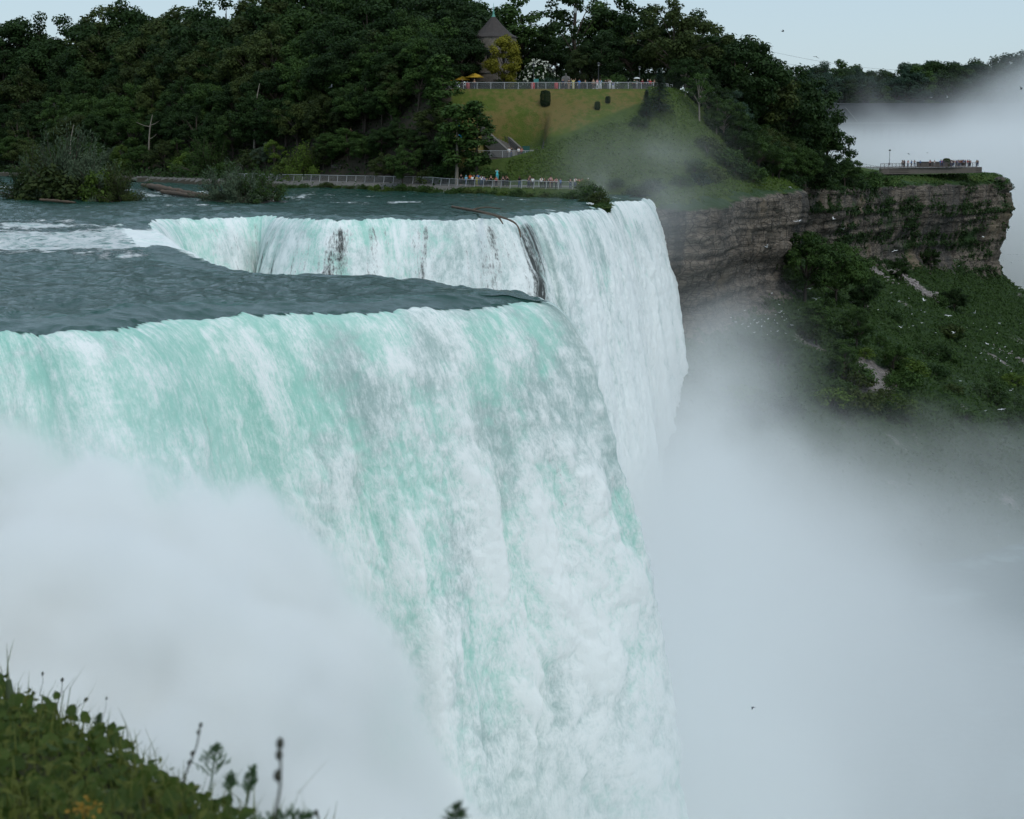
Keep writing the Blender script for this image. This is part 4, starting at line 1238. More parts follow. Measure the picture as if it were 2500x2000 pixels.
def build_logs():
    wood = plain("driftwood", (0.115, 0.080, 0.055), 0.8, 0.2, 0, 0.5, 1.2)
    g = "driftwood logs lying in the river"
    def P(px, py, z): return tuple(atz(px, py, z))
    L1 = [P(348, 452, 0.6), P(385, 457, 0.9), P(420, 464, 0.7), P(470, 474, 0.55), P(520, 481, 0.45), P(590, 487, 0.3)]
    o = link("driftwood_log", wood_mesh("driftwood_log", L1, [0.25, 0.5, 0.42, 0.38, 0.3, 0.2], [([L1[1], (L1[1][0] + 0.6, L1[1][1] - 0.5, 0.1)], 0.25, 0.1)], 3), wood)
    tag(o, "upper long bent driftwood log between the two islands", "log", g)
    L2 = [P(395, 468, 0.5), P(430, 472, 0.5), P(480, 481, 0.45), P(540, 486, 0.3)]
    tag(link("driftwood_log", wood_mesh("driftwood_log", L2, [0.3, 0.34, 0.3, 0.15], [([L2[1], (L2[1][0] + 0.4, L2[1][1], 1.2)], 0.1, 0.04)], 4), wood), "lower driftwood log running into the right island", "log", g)
    L3 = [P(98, 488, 0.35), P(130, 490, 0.3), P(185, 495, 0.2)]
    tag(link("driftwood_log", wood_mesh("driftwood_log", L3, [0.15, 0.22, 0.1], [], 5), wood), "thin dark log in the rapids below the left island", "log", g)
    a = P(1104, 505, 0.45); b = P(1150, 513, 0.4); c = P(1190, 521, 0.45); d = P(1225, 530, 0.55); e = (d[0] + 1.6, d[1] - 3.5, 0.1); f = (d[0] + 1.9, d[1] - 5.2, -1.2)
    tag(link("driftwood_branch", wood_mesh("driftwood_branch", [a, b, c, d, e, f], [0.15, 0.14, 0.14, 0.11, 0.08, 0.05],
        [([c, (c[0] + 1.2, c[1] - 3, 0.25), (c[0] + 1.7, c[1] - 5.5, -0.4)], 0.15, 0.06), ([b, (b[0] + 1.5, b[1] + 2.0, 0.7), (b[0] + 3.4, b[1] + 1.0, 0.5)], 0.1, 0.04)], 6), wood), "forked brown branch stranded on the crest of the middle fall", "branch", g)
    rk = plain("brown_rock", (0.22, 0.13, 0.10), 0.8, 0.2, 0, 0.4, 2)
    for px, py, s, lb in ((475, 443, 0.6, "reddish rock in the water left of the right island"), (63, 478, 0.55, "small dark rock in the rapids at the far left")):
        bm = bmesh.new(); bmesh.ops.create_icosphere(bm, subdivisions=3, radius=s)
        for v in bm.verts: v.co *= 1 + 0.3 * float(noise(v.co.x * 2, v.co.y * 2, v.co.z * 2 + px)); v.co.x *= 1.7
        me = bpy.data.meshes.new("river_rock"); bm.to_mesh(me); bm.free()
        tag(link("river_rock", me, rk, loc=P(px, py, 0.1)), lb, "rock", "rocks in the river")

def build_snags():
    """bare dead trunks among the leaves"""
    g = "bare dead trees in the woods"
    for px, d, h, z0, lb, br in ((628, 317, 13, None, "bare pale leaning snag standing in the middle of the woods", [(0.45, 0.9, 2.0), (0.7, -0.6, 1.2)]),
                            (372, 340, 11, None, "dead grey tree with two forked bare arms in the left woods", [(0.8, 2.2, 1.0), (0.78, -2.6, 0.9), (0.55, 1.6, 1.0)]),
                            (180, 330, 12, None, "thin bare grey stem among the leaves at the far left", [(0.6, 1.0, 1.6)]),
                            (850, 300, 7, None, "fallen grey bare bough left of the lawn", [(0.6, 2.4, 0.6), (0.5, -1.5, 1.0)])):
        x = px_x(px, d); z = gz(x, d)
        T = np.array([0, 0, 1.0]) * h
        mp = smooth_poly([(0, 0, -0.5), (0.1 * h * 0.2, 0, h * 0.4), (0.05 * h, 0, h * 0.75), (0.11 * h, 0, h)], 2)
        main = tube(mp, np.linspace(0.26, 0.05, len(mp)), 7)
        root = empty("dead_tree", (x, d, z))
        link("trunk", raw_mesh("snag_trunk", main[0], main[1], True), PALE_BARK, root)
        for f, dx, dz in br:
            bp = smooth_poly([(0.06 * h * f, 0, h * f), (0.06 * h * f + dx * 0.5, -0.2, h * f + dz * 0.3), (0.06 * h * f + dx, -0.3, h * f + dz)], 2)
            b = tube(bp, np.linspace(0.09, 0.03, len(bp)), 5)
            link("bough", raw_mesh("bough", b[0], b[1], True), PALE_BARK, root)
        tag(root, lb, "tree", g)

def scatter_leaves(name, P, N, size, leaf, rng, label, narrow=0.7, tone=None):
    V, Fq = leaf_quads(P, N, size, rng, narrow)
    t = rng.uniform(0, 1, len(P)) if tone is None else tone
    o = link(name, raw_mesh(name, V, Fq, False, {"tone": np.repeat(np.clip(t, 0, 1), 4)}), LEAF[leaf])
    return tag(o, label, "plants", kind="stuff")

def build_cover():
    rng = np.random.RandomState(21)
    # rough herbs on the lower and right part of the slope
    n = 90000
    x = rng.uniform(-6, 60, n); y = rng.uniform(246, 345, n)
    H = ground(x, y); px = x / y * F_PX + 1250; py = 348 - (H - 8) / y * F_PX
    nn = fbm(x / 5, y / 5, 9, 3)
    edge = np.minimum(412 - 0.36 * (px - 1180) + 14 * nn, 432)
    ok = ((py > edge) | (px > 1575 + 25 * nn)) & (sdist(x, y, LAND) > 0.3) & (px > 1235)
    d_ = sdist(x, y, FOOT)
    ok &= ~((d_ < 0.3) & (px < 1465))
    x, y, H, nn = x[ok], y[ok], H[ok], nn[ok]
    hh = rng.uniform(0.0, 0.55, len(x)) * (0.8 + nn)
    P = np.stack([x, y, H + hh], 1); N = rng.normal(size=P.shape) * 0.6 + np.array([0, -0.3, 0.8])
    scatter_leaves("slope_herbs", P, N, rng.uniform(0.22, 0.5, len(x)), "bright", rng, "rough green weeds covering the lower slope", 0.6, 0.05 + 0.5 * nn + 0.2 * rng.normal(size=len(x)))
    # grassy fringe along the river bank
    n = 16000
    t = rng.uniform(0, 1, n); B = resample(np.array(BANK[4:12], float), lambda a, b, c: 0.2)
    i = (t * (len(B) - 1)).astype(int)
    x = B[i, 0] + rng.normal(0, 0.2, n); y = B[i, 1] + np.abs(rng.normal(0, 1.1, n)) - 0.3
    z = ground(x, np.maximum(y, B[i, 1] + 0.2)) + rng.uniform(-0.7, 0.25, n)
    P = np.stack([x, y, z], 1)
    scatter_leaves("bank_grass", P, rng.normal(size=P.shape) * 0.5 + np.array([0, -0.8, 0.5]), rng.uniform(0.25, 0.6, n), "mid", rng, "tangled grass and weeds lining the river bank", 0.5)
    # undergrowth below the trees
    n = 60000
    x = rng.uniform(-125, 0, n); y = rng.uniform(258, 405, n)
    d = sdist(x, y, FOOT); px = x / y * F_PX + 1250
    ok = (d > -6) & (d < 46) & (px < 1090)
    ok &= ~((d > -5.8) & (d < 0.5) & (px > 700))
    x, y = x[ok], y[ok]
    P = np.stack([x, y, ground(x, y) + rng.uniform(0, 1.0, len(x)) ** 2 * 1.6], 1)
    scatter_leaves("undergrowth", P, rng.normal(size=P.shape) * 0.6 + np.array([0, -0.3, 0.7]), rng.uniform(0.35, 0.8, len(x)), "dark", rng, "dark undergrowth beneath the woodland trees")
    # grass lip and turf on the far point
    n = 26000
    i = rng.randint(0, len(CX), n); o = rng.uniform(-5.5, 1.2, n)
    x = CX[i] + CNX[i] * o; y = CY[i] + CNY[i] * o
    ok = (CY[i] > 330); x, y, i, o = x[ok], y[ok], i[ok], o[ok]
    z = ground(x - CNX[i] * np.clip(o, 0, 2), y - CNY[i] * np.clip(o, 0, 2)) + rng.uniform(-0.4, 0.35, len(x)) - 0.4 * np.clip(o, 0, 2)
    P = np.stack([x, y, z], 1)
    scatter_leaves("turf_fringe", P, rng.normal(size=P.shape) * 0.5 + np.array([0.1, -0.3, 0.8]), rng.uniform(0.3, 0.7, len(x)), "mid", rng, "grass hanging over the rim of the far point")
    # ivy on the rock ledges
    n = 190000
    i = rng.randint(0, len(CX), n); rel = rng.uniform(0.02, 0.95, n)
    top = np.minimum(ground(CX - CNX * 1.5, CY - CNY * 1.5), 0.8)
    zz = top[i] + (CBASE[i] - top[i]) * rel
    s = CS[i]
    m1 = fbm(s / 14, zz / 5.0, 40, 4) + 0.32 * sstep(95, 125, s) - 0.08
    m1 = m1 + 0.9 * np.exp(-((s - 108) / 6) ** 2) + 0.5 * np.exp(-((rel - 0.30) / 0.05) ** 2) * sstep(110, 130, s) + 0.5 * np.exp(-((rel - 0.62) / 0.06) ** 2) * sstep(100, 125, s) * (noise(s / 12, 5.0) > -0.2) + 0.45 * sstep(0.78, 0.95, rel) * sstep(40, 70, s)
    m1 = m1 - 0.7 * sstep(75, 40, s)
    ok = m1 > rng.uniform(0.24, 0.55, n)
    i, rel, zz, s = i[ok], rel[ok], zz[ok], s[ok]
    o = 1.0 - 2.6 * sstep(0.25, 0.75, rel) + 4.5 * sstep(0.75, 1.1, rel) + 1.6 * fbm(s / 9, zz / 14, 8, 4) - 3.2 * np.exp(-((s - 82) / 9) ** 2) * sstep(0.35, 0.8, rel)
    warp = 1.2 * fbm(s / 25, zz / 30, 1, 2)
    o = o + np.tanh((noise(0.01 * s + 3, (zz + warp) / 1.9, 2.0) + 0.6 * noise(0.01 * s + 9, (zz + warp) / 0.8, 5.0)) * 3) * 0.55 + rng.uniform(0.2, 0.9, len(s))
    P = np.stack([CX[i] + CNX[i] * o, CY[i] + CNY[i] * o, zz], 1)
    N = np.stack([CNX[i], CNY[i], 0.5 + 0 * zz], 1) + 0.5 * rng.normal(size=P.shape)
    scatter_leaves("cliff_ivy", P, N, rng.uniform(0.35, 0.8, len(P)), "dark", rng, "dark ivy hanging in patches on the gorge cliff")
    # scrub all over the scree slope
    X, Y, Z = TALUS
    nr, nc = X.shape
    n = 150000
    fi = rng.uniform(0, nr - 1.01, n); fj = rng.uniform(0, nc - 1.01, n)
    a, b = fi.astype(int), fj.astype(int); u, v = fi - a, fj - b
    def bil(A): return A[a, b] * (1 - u) * (1 - v) + A[a + 1, b] * u * (1 - v) + A[a, b + 1] * (1 - u) * v + A[a + 1, b + 1] * u * v
    x, y, z = bil(X), bil(Y), bil(Z)
    bare = 0.18 + 0.9 * fbm(x / 9, y / 9, 70, 3)
    for (bx, by, br) in BARE: bare = bare + 0.8 * np.exp(-((x - bx) ** 2 + (y - by) ** 2) / br ** 2)
    ok = (bare < rng.uniform(0.25, 0.6, n)) & (z > -49)
    x, y, z = x[ok], y[ok], z[ok]
    lump = np.clip(0.5 + fbm(x / 3.0, y / 3.0, 3, 3), 0, 2)
    P = np.stack([x, y, z + rng.uniform(0, 1, len(x)) * 1.6 * lump], 1)
    scatter_leaves("scree_scrub", P, rng.normal(size=P.shape) * 0.6 + np.array([0.2, -0.4, 0.7]), rng.uniform(0.35, 0.85, len(x)), "mid", rng, "low scrub covering the scree slope below the cliff", 0.65, 0.25 + 0.45 * lump * rng.uniform(0.4, 1, len(x)))

def talus_at(px, py):
    X, Y, Z = TALUS
    PX = X / Y * F_PX + 1250; PY = 348 - (Z - 8) / Y * F_PX
    d_ = np.stack([X, Y, Z], -1) - EYE
    c, s = math.cos(PITCH), math.sin(PITCH)
    fw = d_[..., 1] * c - d_[..., 2] * s; up = d_[..., 1] * s + d_[..., 2] * c
    PX = 1250 + F_PX * d_[..., 0] / fw; PY = 1000 - F_PX * up / fw
    k = np.argmin((PX - px) ** 2 + (PY - py) ** 2)
    return X.ravel()[k], Y.ravel()[k], Z.ravel()[k]

def build_talus_plants():
    rng = random.Random(17)
    g1, g2 = "trees on the scree slope", "bushes on the scree slope"
    for px, py, h, k, lf, lb in ((1965, 735, 13, "wide", "mid", "largest rounded tree under the cliff bay"), (2040, 742, 12, "wide", "mid", "big rounded tree right of the largest one under the cliff bay"), (1930, 640, 8, "round", "bluish", "bluish tree in the shadow beside the rock buttress"),
            (2110, 760, 8, "round", "dark", "dark tree right of the big rounded trees"), (1990, 840, 8, "tall", "mid", "upright green tree below the largest rounded tree"), (2090, 850, 7.5, "round", "mid", "round green tree in the middle of the scree slope"),
            (2200, 690, 6.5, "round", "dark", "dark tree at the cliff foot left of the scree chute"), (2270, 660, 6, "round", "dark", "dark tree at the cliff foot right of the scree chute"), (2330, 760, 6, "wide", "dark", "dark spreading tree under the right end of the cliff"),
            (2060, 930, 7, "tall", "mid", "green tree low on the slope just above the mist"), (2180, 910, 6, "round", "mid", "rounded tree above the mist, right of the middle of the slope"), (1900, 900, 6, "round", "mid", "tree half veiled by mist right of the falls"),
            (1960, 560, 6, "slim", "dark", "slim dark tree climbing the back of the cliff bay"), (2300, 900, 5, "round", "dark", "dark tree on the open scree at the right")):
        x, y, z = talus_at(px, py)
        plant("scree_tree", k, x, y, h, lf, lb, "tree", g1, z=z - 0.3, wide=1.1)
    for k in range(46):
        px = rng.uniform(1800, 2490); py = 700 + (px - 1800) * 0.06 + rng.uniform(0, 1) ** 0.8 * 300
        x, y, z = talus_at(px, py)
        lf = rng.choice(["mid", "dark", "olive", "mid", "bright"])
        side = "near the rock buttress" if px < 2000 else "in the middle of the slope" if px < 2200 else "right of the pale scree" if px < 2360 else "at the right edge"
        row = "high on" if py < 800 else "halfway down" if py < 900 else "low on"
        plant("scree_bush", "bush", x, y, rng.uniform(2.0, 4.2), lf, "%s bush %s the scree slope, %s" % (LEAFWORD[lf], row, side), "bush", "%s bushes %s the scree slope, %s" % (LEAFWORD[lf], row, side), z=z - 0.2, wide=1.2, parts=("stem", "foliage"))
    # fallen rocks in the pale chutes
    bm = bmesh.new(); bmesh.ops.create_icosphere(bm, subdivisions=2, radius=1.0)
    for v in bm.verts: v.co *= 1 + 0.45 * float(noise(v.co.x * 1.3, v.co.y * 1.3, v.co.z * 1.3 + 4)); v.co.z *= 0.7
    me = bpy.data.meshes.new("boulder"); bm.to_mesh(me); bm.free()
    bv = np.array([v.co[:] for v in me.vertices]); bf = np.array([p.vertices[:] for p in me.polygons])
    nrg = np.random.RandomState(4); parts = []
    for bx, by, br in BARE[:6]:
        X, Y, Z = TALUS
        m_ = np.where((X - bx) ** 2 + (Y - by) ** 2 < (br * 1.3) ** 2)
        for q in nrg.choice(len(m_[0]), min(150, len(m_[0]) * 3), replace=True):
            c = np.array([X[m_][q], Y[m_][q], Z[m_][q]]) + nrg.normal(0, 0.4, 3) * np.array([1, 1, 0.15])
            a = nrg.uniform(0, 6.28); s = nrg.uniform(0.12, 0.5)
            Rm = np.array([[math.cos(a), -math.sin(a), 0], [math.sin(a), math.cos(a), 0], [0, 0, 1]])
            parts.append((bv @ Rm.T * s + c, bf))
    V, Fq = join(parts)
    tag(link("fallen_rocks", raw_mesh("fallen_rocks", V, Fq, False), plain("pale_rock", (0.30, 0.27, 0.26), 0.9, 0.2, 0, 0.4, 1.0)), "pale broken rock spilled down the scree chutes", "rocks", kind="stuff")

build_forest(); steep_slope(); build_trees(); build_islands(); build_logs(); build_snags(); build_cover(); build_talus_plants()

# ================================================================ BUILT THINGS
class MB:
    """collects boxes, bars and lathes into one mesh"""
    def __init__(s): s.p = []
    def box(s, c, size, rz=0.0, M=None):
        x, y, z = np.array(size) / 2
        v = np.array([(a, b, d) for d in (-z, z) for b in (-y, y) for a in (-x, x)])
        ca, sa = math.cos(rz), math.sin(rz)
        v = v @ np.array([[ca, -sa, 0], [sa, ca, 0], [0, 0, 1]]).T + np.array(c)
        s.p.append((v, np.array([(0, 2, 3, 1), (4, 5, 7, 6), (0, 1, 5, 4), (2, 6, 7, 3), (0, 4, 6, 2), (1, 3, 7, 5)]))); return s
    def bar(s, a, b, r, sides=5):
        s.p.append(tube([a, b], [r, r], sides)); return s
    def path(s, pts, r, sides=5):
        s.p.append(tube(pts, [r] * len(pts) if np.isscalar(r) else r, sides)); return s
    def lathe(s, prof, n=20, c=(0, 0, 0)):
        prof = np.array(prof, float); k = len(prof)
        a = np.linspace(0, 2 * math.pi, n, endpoint=False)
        V = np.stack([np.outer(prof[:, 0], np.cos(a)) + c[0], np.outer(prof[:, 0], np.sin(a)) + c[1], np.repeat(prof[:, 1:2], n, 1) + c[2]], -1).reshape(-1, 3)
        i = np.arange(k * n).reshape(k, n); i = np.hstack([i, i[:, :1]])
        s.p.append((V, np.stack([i[:-1, :-1], i[:-1, 1:], i[1:, 1:], i[1:, :-1]], -1).reshape(-1, 4))); return s
    def quads(s, V, F): s.p.append((np.array(V, float), np.array(F))); return s
    def mesh(s, name, smooth=False):
        V, Fq = join(s.p); return raw_mesh(name, V, Fq, smooth)
    def build(s, name, mat, parent=None, smooth=False, loc=(0, 0, 0)):
        return link(name, s.mesh(name, smooth), mat, parent, loc)

METAL = plain("grey_metal", (0.40, 0.41, 0.41), 0.45, 0.5, 0.0, 0.12, 1.0)
DARKM = plain("dark_metal", (0.035, 0.036, 0.038), 0.5, 0.4)
CONC = plain("concrete", (0.15, 0.14, 0.125), 0.9, 0.2, 0, 0.3, 1.5)

def fence(name, pts, label, gap=2.3, h=1.1, lean=0.18, rails=6, zf=None, mat=METAL, r=0.018, pr=0.05):
    L = resample(np.array(pts, float), lambda x, y, s: gap)
    tx, ty = np.gradient(L[:, 0]), np.gradient(L[:, 1]); n = np.hypot(tx, ty)
    nx, ny = ty / n, -tx / n                       # outward, towards the water
    z = np.array([zf(x, y) if zf else gz(x, y) for x, y, s in L])
    root = empty(name, (L[0, 0], L[0, 1], z[0]))
    o = np.array([L[0, 0], L[0, 1], z[0]])
    P0 = np.stack([L[:, 0], L[:, 1], z], 1) - o
    def prof(f): return lean * (1 - (1 - f) ** 2) * -1.0, f * h
    pm = MB().path([(0, 0, -0.15)] + [(prof(f)[0], 0, prof(f)[1]) for f in (0.0, 0.3, 0.6, 0.8, 1.0)], pr, 6).mesh("post", True)
    for i in range(len(L)):
        p = link("post", pm, mat, root, tuple(P0[i])); p.rotation_euler = (0, 0, math.atan2(-ny[i], -nx[i]) + math.pi)
    top = MB(); mid = MB()
    for k in range(rails):
        f = 1.0 if k == rails - 1 else 0.12 + k * 0.84 / (rails - 1)
        a, b = prof(f)
        pts_ = P0 + np.stack([nx * a * 1.0, ny * a * 1.0, np.full(len(L), b)], 1)
        (top if k == rails - 1 else mid).path(pts_, pr * 0.9 if k == rails - 1 else r, 5)
    top.build("top_rail", mat, root, True); mid.build("wires", mat, root, True)
    return tag(root, label, "fence", "railings of the park")

def stone_mat(name, a, b, scale=2.2):
    m = Mat(name); p = m.obj()
    n = m.t.nodes.new("ShaderNodeTexBrick")
    n.inputs["Color1"].default_value = (*a, 1); n.inputs["Color2"].default_value = (*b, 1)
    n.inputs["Mortar"].default_value = (a[0] * 0.55, a[1] * 0.55, a[2] * 0.55, 1)
    n.inputs["Scale"].default_value = scale; n.inputs["Mortar Size"].default_value = 0.03
    x = m.t.nodes.new("ShaderNodeSeparateXYZ"); m.t.links.new(p, x.inputs[0])
    X, Y, Z = [E(m.t, o) for o in x.outputs]
    ang = m.t.nodes.new("ShaderNodeMath"); ang.operation = 'ARCTAN2'
    m.t.links.new(Y.s, ang.inputs[0]); m.t.links.new(X.s, ang.inputs[1])
    m.t.links.new(m.vec(E(m.t, ang.outputs[0]) * 4.2, Z, 0.0), n.inputs["Vector"])
    c = E(m.t, n.outputs["Color"]); g = m.noise(p, 1.3, 5, 0.7)
    return m.bsdf(m.mix(g.ss(0.35, 0.75) * 0.55, c, (0.07, 0.065, 0.055)), 0.9, 0.15, bump=g, bstr=0.6, bdist=0.1)

def build_tower():
    d = 303; x = px_x(1206, d); z = gz(x, d)
    st = stone_mat("tower_stone", (0.24, 0.21, 0.175), (0.17, 0.15, 0.125))
    root = empty("stone_tower", (x, d, z - 0.2))
    w = MB().lathe([(4.35, -1.0), (4.30, 0.0), (4.2, 3.6), (4.18, 10.1), (3.4, 10.12)], 40).build("wall", st, root)
    MB().lathe([(4.2, 3.55), (4.34, 3.58), (4.34, 3.78), (4.2, 3.82)], 40).build("string_course", CONC, root)
    roofm = plain("roof_shingle", (0.058, 0.050, 0.046), 0.85, 0.2, 0, 0.35, 3.0)
    r = MB().lathe([(4.45, 9.95), (4.42, 10.1), (3.2, 10.75), (1.7, 12.2), (0.35, 13.75), (0.0, 13.8)], 12).build("roof", roofm, root)
    MB().lathe([(0.42, 13.6), (0.30, 13.9), (0.16, 14.3), (0.20, 14.5), (0.07, 15.0), (0.02, 16.2), (0, 16.25)], 10).build("finial", plain("verdigris", (0.10, 0.30, 0.24), 0.6, 0.4), r, True)
    for a in (-100, -62, -150):
        t = R(a); c = np.array([math.cos(t), math.sin(t), 0])
        wn_ = MB().box((c[0] * 4.2, c[1] * 4.2, 6.6), (0.25, 0.75, 1.9), t).build("window", plain("dark_glass", (0.012, 0.013, 0.015), 0.2, 0.5), root)
        MB().box((c[0] * 4.24, c[1] * 4.24, 5.5), (0.3, 1.1, 0.16), t).box((c[0] * 4.24, c[1] * 4.24, 7.7), (0.3, 1.1, 0.2), t).build("frame", CONC, wn_)
    MB().box((math.cos(R(-80)) * 4.25, math.sin(R(-80)) * 4.25, 1.2), (0.3, 1.4, 2.4), R(-80)).build("door", plain("brown_wood", (0.06, 0.042, 0.03), 0.7), root)
    tag(root, "round stone tower with dark conical roof and green finial on the hilltop", "tower")

def skin_mesh(name, verts, edges, radii, sub=1):
    me = bpy.data.meshes.new(name); me.from_pydata(verts, edges, [])
    ob = bpy.data.objects.new(name, me); COL.objects.link(ob)
    ob.modifiers.new("skin", 'SKIN')
    if sub: ob.modifiers.new("sub", 'SUBSURF').levels = sub
    sv = me.skin_vertices[0].data
    for i, r in enumerate(radii):
        sv[i].radius = (r, r) if np.isscalar(r) else r
        sv[i].use_root = (i == 0)
    dg = bpy.context.evaluated_depsgraph_get(); dg.update()
    res = bpy.data.meshes.new_from_object(ob.evaluated_get(dg))
    bpy.data.objects.remove(ob); bpy.data.meshes.remove(me)
    res.name = name
    for p in res.polygons: p.use_smooth = True
    return res

# figure: standing 1.72 m, origin between the feet, facing -Y
def figure_parts(pose):
    J = dict(pel=(0, 0, .92), wai=(0, -.01, 1.08), che=(0, -.01, 1.30), nek=(0, 0, 1.47), hea=(0, -.03, 1.56), top=(0, -.02, 1.68),
             shl=(.17, 0, 1.40), shr=(-.17, 0, 1.40), hil=(.09, 0, .88), hir=(-.09, 0, .88),
             knl=(.11, -.03, .48), knr=(-.11, -.01, .48), anl=(.12, .02, .08), anr=(-.12, .03, .08), tol=(.14, -.13, .03), tor=(-.14, -.12, .03))
    if pose == "hang": J.update(ell=(.25, .02, 1.12), elr=(-.25, .02, 1.12), hal=(.26, -.07, .86), har=(-.26, -.07, .86))
    if pose == "lean": J.update(ell=(.26, -.12, 1.16), elr=(-.26, -.12, 1.16), hal=(.19, -.36, 1.10), har=(-.19, -.36, 1.10), che=(0, -.06, 1.29), hea=(0, -.12, 1.54), top=(0, -.12, 1.66), nek=(0, -.06, 1.46))
    if pose == "photo": J.update(ell=(.24, -.12, 1.22), elr=(-.24, -.12, 1.22), hal=(.08, -.30, 1.50), har=(-.08, -.30, 1.50))
    if pose == "raise": J.update(ell=(.33, .0, 1.56), elr=(-.33, .0, 1.56), hal=(.38, -.03, 1.82), har=(-.38, -.03, 1.82))
    if pose == "walk": J.update(ell=(.25, .10, 1.13), elr=(-.25, -.08, 1.13), hal=(.25, .0, .90), har=(-.25, -.26, .95), knl=(.10, -.20, .50), anl=(.11, -.22, .08), tol=(.12, -.37, .04), knr=(-.10, .06, .48), anr=(-.11, .26, .12), tor=(-.12, .14, .03))
    def chain(segs):
        names = []; ed = []
        for a, b in segs:
            for q in (a, b):
                if q not in names: names.append(q)
            ed.append((names.index(a), names.index(b)))
        return names, ed
    RB = dict(pel=.125, wai=.115, che=.135, nek=.055, hea=.085, top=.075, shl=.065, shr=.065, ell=.042, elr=.042, hal=.034, har=.034, hil=.085, hir=.085, knl=.058, knr=.058, anl=.04, anr=.04, tol=.035, tor=.035)
    n, e = chain([("pel", "wai"), ("wai", "che"), ("che", "nek"), ("nek", "hea"), ("hea", "top"), ("che", "shl"), ("shl", "ell"), ("ell", "hal"), ("che", "shr"), ("shr", "elr"), ("elr", "har"),
                  ("pel", "hil"), ("hil", "knl"), ("knl", "anl"), ("anl", "tol"), ("pel", "hir"), ("hir", "knr"), ("knr", "anr"), ("anr", "tor")])
    body = skin_mesh("body", [J[k] for k in n], e, [RB[k] for k in n])
    # nose and ears on the head
    bm = bmesh.new(); bm.from_mesh(body)
    hx, hy, hz = J["hea"]
    for p, s in (((hx, hy - .095, hz + .03), .018), ((hx + .09, hy, hz + .03), .02), ((hx - .09, hy, hz + .03), .02)):
        bmesh.ops.create_icosphere(bm, subdivisions=1, radius=s, matrix=Matrix.Translation(p))
    bm.to_mesh(body); bm.free()
    n, e = chain([("pel", "wai"), ("wai", "che"), ("che", "shl"), ("shl", "ell"), ("che", "shr"), ("shr", "elr")])
    RS = dict(RB); RS.update(pel=.15, wai=.145, che=.16, shl=.085, shr=.085, ell=.062, elr=.062)
    J2 = dict(J); J2["pel"] = (0, 0, .90)
    for s, el, sh in (("l", "ell", "shl"), ("r", "elr", "shr")):
        J2[el] = tuple(np.array(J[sh]) * .2 + np.array(J[el]) * .8)
    shirt = skin_mesh("shirt", [J2[k] for k in n], e, [RS[k] for k in n])
    n, e = chain([("pel", "hil"), ("hil", "knl"), ("knl", "anl"), ("pel", "hir"), ("hir", "knr"), ("knr", "anr")])
    RT = dict(pel=.15, hil=.105, hir=.105, knl=.078, knr=.078, anl=.065, anr=.065)
    tr = skin_mesh("trousers", [J[k] for k in n], e, [RT[k] for k in n])
    bm = bmesh.new(); bmesh.ops.create_icosphere(bm, subdivisions=2, radius=.105)
    for v in list(bm.verts):
        if v.co.z < -.035 and v.co.y < .02: bm.verts.remove(v)
        elif v.co.z < 0 and v.co.y < -.03: v.co.z = 0.02
    for v in bm.verts: v.co = Vector((v.co.x * .98 + hx, v.co.y * 1.08 + hy + .015, v.co.z * 1.05 + hz + .065))
    hair = bpy.data.meshes.new("hair"); bm.to_mesh(hair); bm.free()
    return body, shirt, tr, hair

FIG = {}
_cm = {}
def cloth(c):
    if c not in _cm: _cm[c] = plain("cloth", c, 0.85, 0.1, 0, 0.12, 8.0)
    return _cm[c]
COLR = dict(black=(.012, .012, .014), navy=(.015, .02, .05), white=(.72, .72, .70), red=(.42, .03, .03), orange=(.62, .13, .03), coral=(.60, .17, .12), blue=(.03, .16, .42), lightblue=(.18, .46, .60),
            turquoise=(.10, .52, .56), olive=(.30, .30, .05), yellow=(.60, .52, .20), brown=(.10, .06, .04), tan=(.34, .24, .16), grey=(.22, .22, .22), darkred=(.16, .02, .03), green=(.03, .07, .04), pink=(.55, .30, .30), jeans=(.05, .08, .15))
SKIN = [(.50, .30, .21), (.36, .20, .13), (.18, .095, .06)]
def person(x, y, shirt, trousers, label, pose="lean", h=1.72, rz=0.0, hair="brown", group=None, z=None, skin=0, hat=None):
    if pose not in FIG: FIG[pose] = figure_parts(pose)
    b, s, t, hr = FIG[pose]
    r = empty("person", (x, y, gz(x, y) if z is None else z), rz); r.scale = (h / 1.72,) * 3
    for nm, me, mt in (("body", b, cloth(SKIN[skin])), ("shirt", s, cloth(COLR[shirt])), ("trousers", t, cloth(COLR[trousers])), ("hat" if hat else "hair", hr, cloth(COLR[hat or hair]))):
        if len(me.materials) == 0: me.materials.append(mt)
        o = link(nm, me, None, r); o.material_slots[0].link = 'OBJECT'; o.material_slots[0].material = mt
    return tag(r, label, "person", group)

